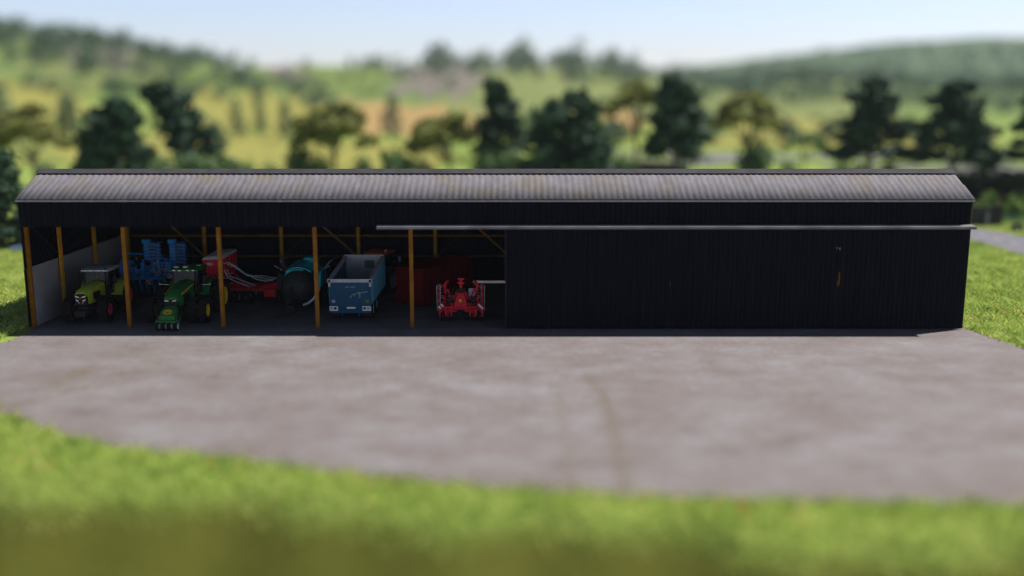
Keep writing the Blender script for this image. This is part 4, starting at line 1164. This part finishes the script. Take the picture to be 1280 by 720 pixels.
G1 = 'trees in the row behind the barn'
tree('tree', 45, 150, 130, 80, 'umbrella', 'leaf_olive', 'olive tree with thin pale trunk rising past the left end of the barn ridge', group=G1, leaves=1500)
tree('tree', 150, 140, 120, 112, 'spread', 'leaf_dark', 'broad dark tree with a knob-like top, widest tree above the left part of the roof', group=G1, leaves=3600)
tree('tree', 238, 150, 102, 100, 'lean', 'leaf_dark', 'dark tree whose narrow crown leans to the left, right beside the broad dark tree', group=G1, leaves=2800)
tree('tree', 420, 150, 127, 84, 'umbrella', 'leaf_olive', 'rounded olive tree with forked bare limbs before the yellow field', group=G1, leaves=2400)
tree('tree', 563, 155, 138, 86, 'umbrella', 'leaf_olive', 'loose olive tree standing in front of the dark rail fence', group=G1, base=.36, leaves=2200)
tree('tree', 624, 155, 96, 82, 'tall', 'leaf_dark', 'tall pointed blue-dark tree just left of the widest middle tree', group=G1, base=.12, leaves=3000)
tree('tree', 712, 145, 112, 124, 'spread', 'leaf_dark', 'widest dark tree above the middle of the roof, branches down to the ridge', group=G1, leaves=3800)
tree('tree', 793, 165, 96, 62, 'umbrella', 'leaf_olive', 'slender olive tree with a long bare trunk left of the dark shed roof', group=G1, base=.55, leaves=1100)
tree('tree', 842, 150, 92, 92, 'tall', 'leaf_dark', 'dark round-topped tree on a bare stem beside the slender olive tree', group=G1, base=.26, leaves=3000)
tree('tree', 930, 160, 112, 72, 'umbrella', 'leaf_olive', 'olive tree with flat crown rising out of a dark green bush by the grey road', group=G1, base=.5, leaves=1300)
tree('tree', 1085, 150, 95, 100, 'layer', 'leaf_dark', 'dark layered tree above the right part of the roof with one long left branch', group=G1, leaves=3000)
tree('tree', 1188, 145, 100, 112, 'layer', 'leaf_dark', 'dark layered tree standing over the right end of the ridge', group=G1, leaves=3200)
tree('tree', 1284, 140, 98, 62, 'layer', 'leaf_dark', 'dark tree cut by the right edge of the photo', group=G1, leaves=2000)
tree('tree', 1003, 172, 165, 50, 'umbrella', 'leaf_mid', 'small sparse tree between the dark bushes and the layered tree', group=G1, base=.5, leaves=400)
tree('tree', 826, 160, 150, 22, 'umbrella', 'leaf_dark', 'thin sapling under the dark round-topped tree', group=G1, base=.6, leaves=200)

G2 = 'bushes along the far side of the barn'
tree('bush', 258, 140, 188, 62, 'bush', 'leaf_mid', 'sunlit low bush at the foot of the leaning dark tree', 'bush', G2, leaves=900)
tree('bush', 200, 138, 190, 50, 'bush', 'leaf_mid', 'pale bush between the broad dark tree and the leaning one', 'bush', G2, leaves=800)
tree('bush', 310, 145, 196, 40, 'bush', 'leaf_mid', 'lowest pale bush in front of the large yellow field', 'bush', G2, leaves=500)
tree('bush', 372, 150, 172, 52, 'bush', 'leaf_mid', 'upright bush just left of the rounded olive tree', 'bush', G2, leaves=1000)
tree('bush', 500, 150, 180, 60, 'bush', 'leaf_mid', 'dark green bush alone between the two olive trees', 'bush', G2, leaves=1100)
tree('bush', 758, 150, 180, 44, 'bush', 'leaf_mid', 'sunlit bush at the right foot of the widest middle tree', 'bush', G2, leaves=800)
tree('bush', 640, 150, 186, 60, 'bush', 'leaf_mid', 'bush under the tall pointed tree', 'bush', G2, leaves=800)
tree('bush', 852, 160, 194, 28, 'bush', 'leaf_mid', 'small round bush beside the bare stem of the round-topped tree', 'bush', G2, leaves=400)
tree('bush', 943, 158, 170, 54, 'bush', 'leaf_mid', 'conical dark green bush under the flat-crowned olive tree', 'bush', G2, leaves=1100)
tree('bush', 985, 160, 198, 34, 'bush', 'leaf_mid', 'low flat bush right of the conical bush', 'bush', G2, leaves=400)
tree('bush', 1075, 158, 198, 36, 'bush', 'leaf_dark', 'dark bush at the trunk foot of the tree with one long branch', 'bush', G2, leaves=450)
tree('bush', 286, 142, 186, 46, 'bush', 'leaf_mid', 'pale bush half hidden between the two lowest bushes left of the yellow field', 'bush', G2, leaves=700)
tree('bush', 338, 155, 199, 30, 'bush', 'leaf_mid', 'tiny pale bush left of the upright bush', 'bush', G2, leaves=300)
tree('bush', 400, 152, 192, 40, 'bush', 'leaf_mid', 'pale bush leaning on the trunk of the rounded olive tree', 'bush', G2, leaves=500)
tree('bush', 528, 152, 194, 38, 'bush', 'leaf_mid', 'low bush right of the lone dark green bush', 'bush', G2, leaves=500)
tree('bush', 604, 150, 184, 44, 'bush', 'leaf_mid', 'bush at the right end of the dark rail fence', 'bush', G2, leaves=700)
tree('bush', 690, 142, 182, 50, 'bush', 'leaf_dark', 'dark bush under the left side of the widest middle tree', 'bush', G2, leaves=900)
tree('bush', 120, 138, 196, 44, 'bush', 'leaf_dark', 'dark bush at the left foot of the broad dark tree', 'bush', G2, leaves=600)
tree('bush', 1228, 142, 192, 46, 'bush', 'leaf_dark', 'dark bush on the end of the flat-topped hedge', 'bush', G2, leaves=600)

for px, D, top, w, mt, lab in ((60, 142, 196, 40, 'leaf_mid', 'small pale bush right beside the thin pale trunk at the left end of the ridge'), (455, 156, 190, 36, 'leaf_mid', 'pale bush right of the rounded olive tree'),
                               (222, 145, 176, 40, 'leaf_mid', 'tall pale bush filling the gap under the leaning dark tree'), (776, 158, 186, 40, 'leaf_mid', 'pale bush at the long bare trunk of the slender olive tree'),
                               (735, 142, 190, 44, 'leaf_mid', 'low pale bush under the right side of the widest middle tree'), (1110, 150, 192, 34, 'leaf_mid', 'pale bush right of the tree with one long left branch'), (1050, 165, 192, 30, 'leaf_mid', 'pale bush under the tip of the one long left branch')):
    tree('bush', px, D, top, w, 'bush', mt, lab, 'bush', G2, leaves=550)
G3 = 'single trees on the far fields'
for px, D, top, w, lab in ((0, 270, 98, 62, 'blue-green tree at the left edge of the photo, far beyond the olive tree'), (88, 290, 114, 44, 'round blue-green tree far away above the left yellow field'),
                           (205, 300, 104, 40, 'far blue-green tree showing over the leaning dark tree'), (297, 310, 120, 28, 'first of three small far trees on the yellow field'),
                           (326, 320, 126, 24, 'palest and smallest of three far trees on the yellow field'), (357, 300, 122, 30, 'last and largest of three small far trees on the yellow field'),
                           (490, 300, 116, 34, 'lone pointed far tree standing against the ochre field'), (666, 280, 140, 50, 'hazy tree far behind the gap between the two middle dark trees'), (548, 240, 150, 46, 'hazy tree rising behind the loose olive tree'), (130, 250, 140, 50, 'hazy tree mostly behind the left flank of the broad dark tree'), (268, 260, 150, 40, 'hazy tree close right of the leaning dark tree'),
                           (768, 290, 150, 60, 'hazy spreading tree behind the right side of the widest middle tree'), (880, 290, 135, 50, 'hazy tree behind the round-topped dark tree on the right'),
                           (985, 300, 150, 40, 'far low tree beyond the grey road, left of the layered tree'), (1035, 310, 150, 34, 'far tree beside the yellow strip, close left of the layered tree'),
                           (1135, 300, 145, 44, 'far tree in the gap between the two layered trees')):
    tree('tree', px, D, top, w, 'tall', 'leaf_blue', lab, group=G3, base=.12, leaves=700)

tree('tree', 5, 88, 180, 92, 'tall', 'leaf_dark', 'tall dark glossy tree at the left edge beside the barn gable', base=.02, leaves=9500, size=.18)

# distant woods: nobody could count these
def wood(name, spots, leafmat):
    Vs, Fs, Ts = [], [], []; off = 0
    rng = np.random.default_rng(77)
    for (x, y, h, w) in spots:
        z = tz(x, y)
        L = [(x, y, z + h * .35, w * .5, w * .5, h * .35), (x + w * .1, y, z + h * .7, w * .32, w * .32, h * .3), (x - w * .2, y, z + h * .5, w * .3, w * .3, h * .25)]
        V, F, T = leaf_cloud(L, 110, h * .09, rng)
        Vs.append(V); Fs.append(F + off); Ts.append(T); off += len(V)
    tag(mesh_np(name, np.vstack(Vs), np.vstack(Fs), [MAT[leafmat]], attr={'tint': np.concatenate(Ts)}), kind='stuff')
rng = np.random.default_rng(5)
sp = []
for px, D, n, s, hh in ((555, 660, 22, 60, 9), (640, 680, 26, 60, 10), (720, 680, 26, 60, 10), (563, 640, 4, 10, 19), (610, 650, 3, 18, 15), (648, 660, 4, 10, 23), (690, 660, 3, 16, 14), (724, 640, 4, 10, 21), (765, 690, 6, 14, 16), (680, 610, 26, 110, 10), (560, 610, 12, 50, 8), (460, 640, 14, 60, 7), (330, 700, 10, 60, 7)):
    for i in range(n):
        D2 = D + rng.normal() * 25; x = lateral(px, D2) + rng.normal() * s * .6
        sp.append((x, D2, hh * (.6 + .6 * rng.random()), hh * (.5 + .3 * rng.random())))
wood('far_wood', sp, 'leaf_hazed')
sp = []
for i in range(460):
    px = rng.uniform(-80, 340); D2 = rng.uniform(500, 760); x = lateral(px, D2)
    if rng.random() < .75 - .0022 * max(px, 0): sp.append((x, D2, 7 + 7 * rng.random(), 9 + 6 * rng.random()))
wood('far_wood', sp, 'leaf_blue')
sp = []
for i in range(150):
    px = rng.uniform(-80, 420); D2 = rng.uniform(430, 600); x = lateral(px, D2)
    if vnoise(np.array([x]), np.array([D2]), 60, 31)[0] > .5: sp.append((x, D2, 5 + 5 * rng.random(), 7 + 6 * rng.random()))
wood('far_wood', sp, 'leaf_blue')
sp = []
for i in range(420):
    px = rng.uniform(780, 1360); D2 = rng.uniform(700, 1650); x = lateral(px, D2)
    sp.append((x, D2, 9 + 9 * rng.random(), 12 + 12 * rng.random()))
for i in range(90):
    px = rng.uniform(780, 1300); D2 = rng.uniform(430, 620); x = lateral(px, D2)
    sp.append((x, D2, 6 + 6 * rng.random(), 8 + 8 * rng.random()))
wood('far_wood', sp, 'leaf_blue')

# flat-topped hedge beyond the lane
def hedge():
    rng = np.random.default_rng(9)
    x0, x1, y, h = 52.0, 78.0, 122.0, height_at(214, 122)
    n = 9000
    x = rng.uniform(x0, x1, n); yy = y + rng.normal(size=n) * .55; z = h * rng.random(n) ** .8
    k = rng.random(n) < .5; yy[k] = y - .9 + .25 * rng.normal(size=k.sum())
    z = np.minimum(z, h - .05 * rng.random(n))
    c = np.stack([x, yy, z], 1)
    nrm = rng.normal(size=(n, 3)) * .6 + np.array([0, -1, .4]); nrm /= np.linalg.norm(nrm, axis=1)[:, None]
    a = np.cross(nrm, rng.normal(size=(n, 3))); a /= np.linalg.norm(a, axis=1)[:, None]; b = np.cross(nrm, a)
    s = (.16 + .16 * rng.random(n))[:, None]
    V = np.stack([c - a * s, c + b * s * .7, c + a * s, c - b * s * .7], 1).reshape(-1, 3)
    e = empty('hedge', ((x0 + x1) / 2, y, 0)); tag(e, 'dark flat-topped hedge beyond the lane at the right', 'hedge')
    V[:, 0] -= (x0 + x1) / 2; V[:, 1] -= y
    mesh_np('foliage', V, np.arange(n * 4).reshape(n, 4), [MAT['leaf_hedge']], e, attr={'tint': np.repeat(rng.random(n), 4)})
    m = MB(); m.box((0, .1, h / 2 - .15), (x1 - x0 - .3, 1.3, h - .5)); m.build('branches', MAT['leaf_hedge'], e)
hedge()
G4 = 'fresh green shrubs in front of the hedge'
for px, D, top, w, lab in ((1236, 118, 236, 26, 'bright shrub above the low dark wall, left of the pole'), (1264, 116, 240, 24, 'bright shrub right of the pole below the hedge'),
                           (1284, 112, 232, 30, 'tallest bright shrub below the hedge, at the right edge'), (1250, 112, 254, 22, 'lowest bright shrub at the foot of the pole'),
                           (1222, 116, 250, 26, 'bright shrub just off the right end of the barn roof, above the dark wall'), (1268, 109, 250, 26, 'bright shrub behind the teal mesh fence'), (1275, 117, 243, 28, 'bright shrub between the tallest one and the pole')):
    tree('bush', px, D, top, w, 'bush', 'leaf_fresh', lab, 'bush', G4, leaves=1100, size=.17)
tree('bush', 22, 86, 306, 24, 'bush', 'hydrangea', 'low shrub covered in pale blue flowers at the foot of the dark left tree', 'flowering bush', leaves=900, size=.07)

# ================================================================ small structures
def low_wall():
    xa, xb, y = lateral(1205, 104), lateral(1250, 103), 103.0
    e = empty('retaining_wall', ((xa + xb) / 2, y, 0)); tag(e, 'low dark concrete wall with pilasters beside the lane', 'wall')
    L = xb - xa
    m = MB(); m.box((0, 0, 1.05), (L, .3, 2.1)); m.build('wall', MAT['wallgrey'], e)
    m = MB(); m.box((L / 2 - .35, -.05, 1.15), (.75, .5, 2.3)); m.build('pillar', MAT['wallgrey'], e)
    m = MB(); m.box((L / 2 - 1.55, -.3, .75), (.25, .25, 1.4)).box((L / 2 - 1.55, -.3, 1.5), (.3, .3, .08)).box((L / 2 - 1.55, -.3, .85), (.3, .3, .08)); m.build('marker_post', MAT['panelgrey'], e)
    m = MB(); m.box((-.8, -.35, .07), (L - 1.2, .35, .13)); m.build('footing', MAT['panelgrey'], e)
low_wall()
e = empty('pole', (lateral(1248, 106), 106, 0)); tag(e, 'thin dark pole standing behind the low wall pillar', 'pole')
m = MB(); m.tube([(0, 0, 0), (0, 0, height_at(242, 106))], .14, 8); m.build('shaft', MAT['wood'], e)
m = MB(); m.box((0, 0, height_at(242, 106) * .96), (.3, .2, .3)); m.build('cap', MAT['dark'], e)
# teal mesh fence
e = empty('mesh_fence', (53.5, 104.5, 0)); tag(e, 'low teal mesh fence on the verge right of the dark wall', 'fence')
m = MB()
for i in range(28): m.bar((-3.6 + i * .3, 0, .1), (-3.6 + i * .3, 0, 1.15), .03)
for i in range(7): m.bar((-3.6, 0.03, .12 + i * .17), (4.6, 0.03, .12 + i * .17), .05)
m.build('mesh_panel', MAT['f_teal'] if 'f_teal' in MAT else M('teal_mesh', (.12, .27, .24), .7), e)
for i in range(5):
    m = MB(); m.bar((-3.6 + i * 2.05, .06, 0), (-3.6 + i * 2.05, .06, 1.3), .08); m.build('fence_post', MAT['wood'], e)
e = empty('tyre_marker', (lateral(1274, 98), 98.5, 0)); tag(e, 'black half-buried tyre on the grass at the right edge', 'tyre')
m = MB(); m.lathe([(.32, -.14), (.5, -.17), (.58, -.1), (.58, .1), (.5, .17), (.32, .14)], (0, 0, .42), 'y', 22, closed=True); m.build('tread', MAT['tyre'], e, smooth=True)
m = MB(); m.lathe([(.31, -.06), (.31, .06), (.08, .05), (.08, -.05)], (0, 0, .42), 'y', 18, closed=True); m.build('rim', MAT['rimgrey'], e)

def rail_fence():
    y = 205; xa, xb = lateral(548, y), lateral(612, y)
    e = empty('rail_fence', ((xa + xb) / 2, y, tz((xa + xb) / 2, y))); tag(e, 'dark wooden rail fence in front of the yellow field', 'fence')
    L = xb - xa
    for i in range(6):
        m = MB(); m.box((-L / 2 + L * i / 5, 0, .95), (.22, .22, 1.9)); m.build('fence_post', MAT['wood'], e)
    for z in (.5, 1.1, 1.65):
        m = MB(); m.box((0, -.14, z), (L, .06, .2)); m.build('rail', MAT['wood'], e)
rail_fence()
def low_shed():
    D = 178; x0, x1 = lateral(780, D), lateral(856, D)
    e = empty('low_shed', ((x0 + x1) / 2, D, 0)); tag(e, 'low dark shed roof peeping over the barn ridge beside the grey road', 'shed')
    L = x1 - x0; h = 2.2
    m = MB(); m.box((0, 0, h / 2 - .1), (L - .4, 4, h)); m.build('wall', MAT['wallgrey'], e)
    m = MB(); m.loft([[(-L / 2, -2.3, h), (L / 2, -2.3, h - .5), (L / 2, 2.3, h - .35), (-L / 2, 2.3, h + .3)], [(-L / 2, -2.3, h + .15), (L / 2, -2.3, h - .35), (L / 2, 2.3, h - .2), (-L / 2, 2.3, h + .45)]]); m.build('roof', MAT['ridge'], e)
    m = MB(); m.box((L * .1, -2.02, .9), (1.1, .06, 1.8)); m.build('door', MAT['wood'], e)
low_shed()

# ================================================================ air, light, camera
HAZE = 0.0001
def haze():
    m = bpy.data.materials.new('haze_air'); m.use_nodes = True; nt = m.node_tree
    nt.nodes.remove(nt.nodes['Principled BSDF'])
    v = nt.nodes.new('ShaderNodeVolumePrincipled')
    v.inputs['Color'].default_value = (0.80, 0.90, 1.0, 1); v.inputs['Density'].default_value = HAZE
    v.inputs['Anisotropy'].default_value = 0.2
    nt.links.new(v.outputs[0], nt.nodes['Material Output'].inputs['Volume'])
    b = MB(); b.span((-4600, -70, -16), (4600, 4300, 250)); o = b.build('haze', m); tag(o, kind='stuff')
haze()

SUN = Vector((4.1, 1.75, 7.37)).normalized()
el = math.asin(SUN.z); az = math.atan2(SUN.x, SUN.y)       # azimuth clockwise from +y
w = bpy.data.worlds.new('World'); SC.world = w; w.use_nodes = True
nt = w.node_tree
sky = nt.nodes.new('ShaderNodeTexSky'); sky.sky_type = 'NISHITA'; sky.sun_disc = False
sky.sun_elevation = el; sky.sun_rotation = az
sky.altitude = 100; sky.air_density = 1.0; sky.dust_density = 0.6; sky.ozone_density = 2.5
# brighter, whiter air low over the horizon, all the way round
tc = nt.nodes.new('ShaderNodeTexCoord'); sx = nt.nodes.new('ShaderNodeSeparateXYZ'); nt.links.new(tc.outputs['Generated'], sx.inputs[0])
cr = ramp(nt, sx.outputs['Z'], [(0.0, (1.0, 1.0, 1.0)), (0.10, (0.92, 0.92, 0.92)), (0.28, (0.20, 0.20, 0.20))])
boost = mixc(nt, 1.0, cr, (2.55, 2.35, 2.62), 'MULTIPLY')
nt.links.new(mixc(nt, 1.0, sky.outputs[0], boost, 'MULTIPLY'), nt.nodes['Background'].inputs[0])
nt.nodes['Background'].inputs[1].default_value = 0.05
sl = bpy.data.lights.new('sun', 'SUN'); sl.energy = 4.2; sl.angle = R(0.5); sl.color = (1.0, 0.955, 0.9)
so = bpy.data.objects.new('sun', sl); COL.objects.link(so)
so.rotation_euler = (-SUN).to_track_quat('-Z', 'Y').to_euler()
so.location = (60, 60, 120)

cd = bpy.data.cameras.new('camera'); co = bpy.data.objects.new('camera', cd); COL.objects.link(co)
cd.sensor_width = 36.0; cd.lens = 36.0 * FPX / 1280.0
cd.clip_start = 0.5; cd.clip_end = 9000
co.location = (0, 0, CAM_H); co.rotation_euler = (math.pi / 2 - PITCH, 0, 0)
cd.dof.use_dof = True; cd.dof.focus_distance = 61.0
cd.dof.aperture_fstop = cd.lens / 1000.0 / 1.15          # a metre-wide opening: the miniature look of the photograph
cd.dof.aperture_blades = 0
SC.camera = co
SC.render.engine = 'CYCLES'
SC.cycles.use_denoising = True; SC.cycles.filter_width = 1.1
SC.cycles.max_bounces = 6; SC.cycles.diffuse_bounces = 3; SC.cycles.glossy_bounces = 2; SC.cycles.transmission_bounces = 3
SC.cycles.transparent_max_bounces = 8; SC.cycles.volume_bounces = 0
SC.cycles.sample_clamp_indirect = 6
SC.view_settings.view_transform = 'Standard'; SC.view_settings.look = 'None'
SC.view_settings.gamma = 1.0; SC.view_settings.use_curve_mapping = False
SC.view_settings.exposure = 0.55
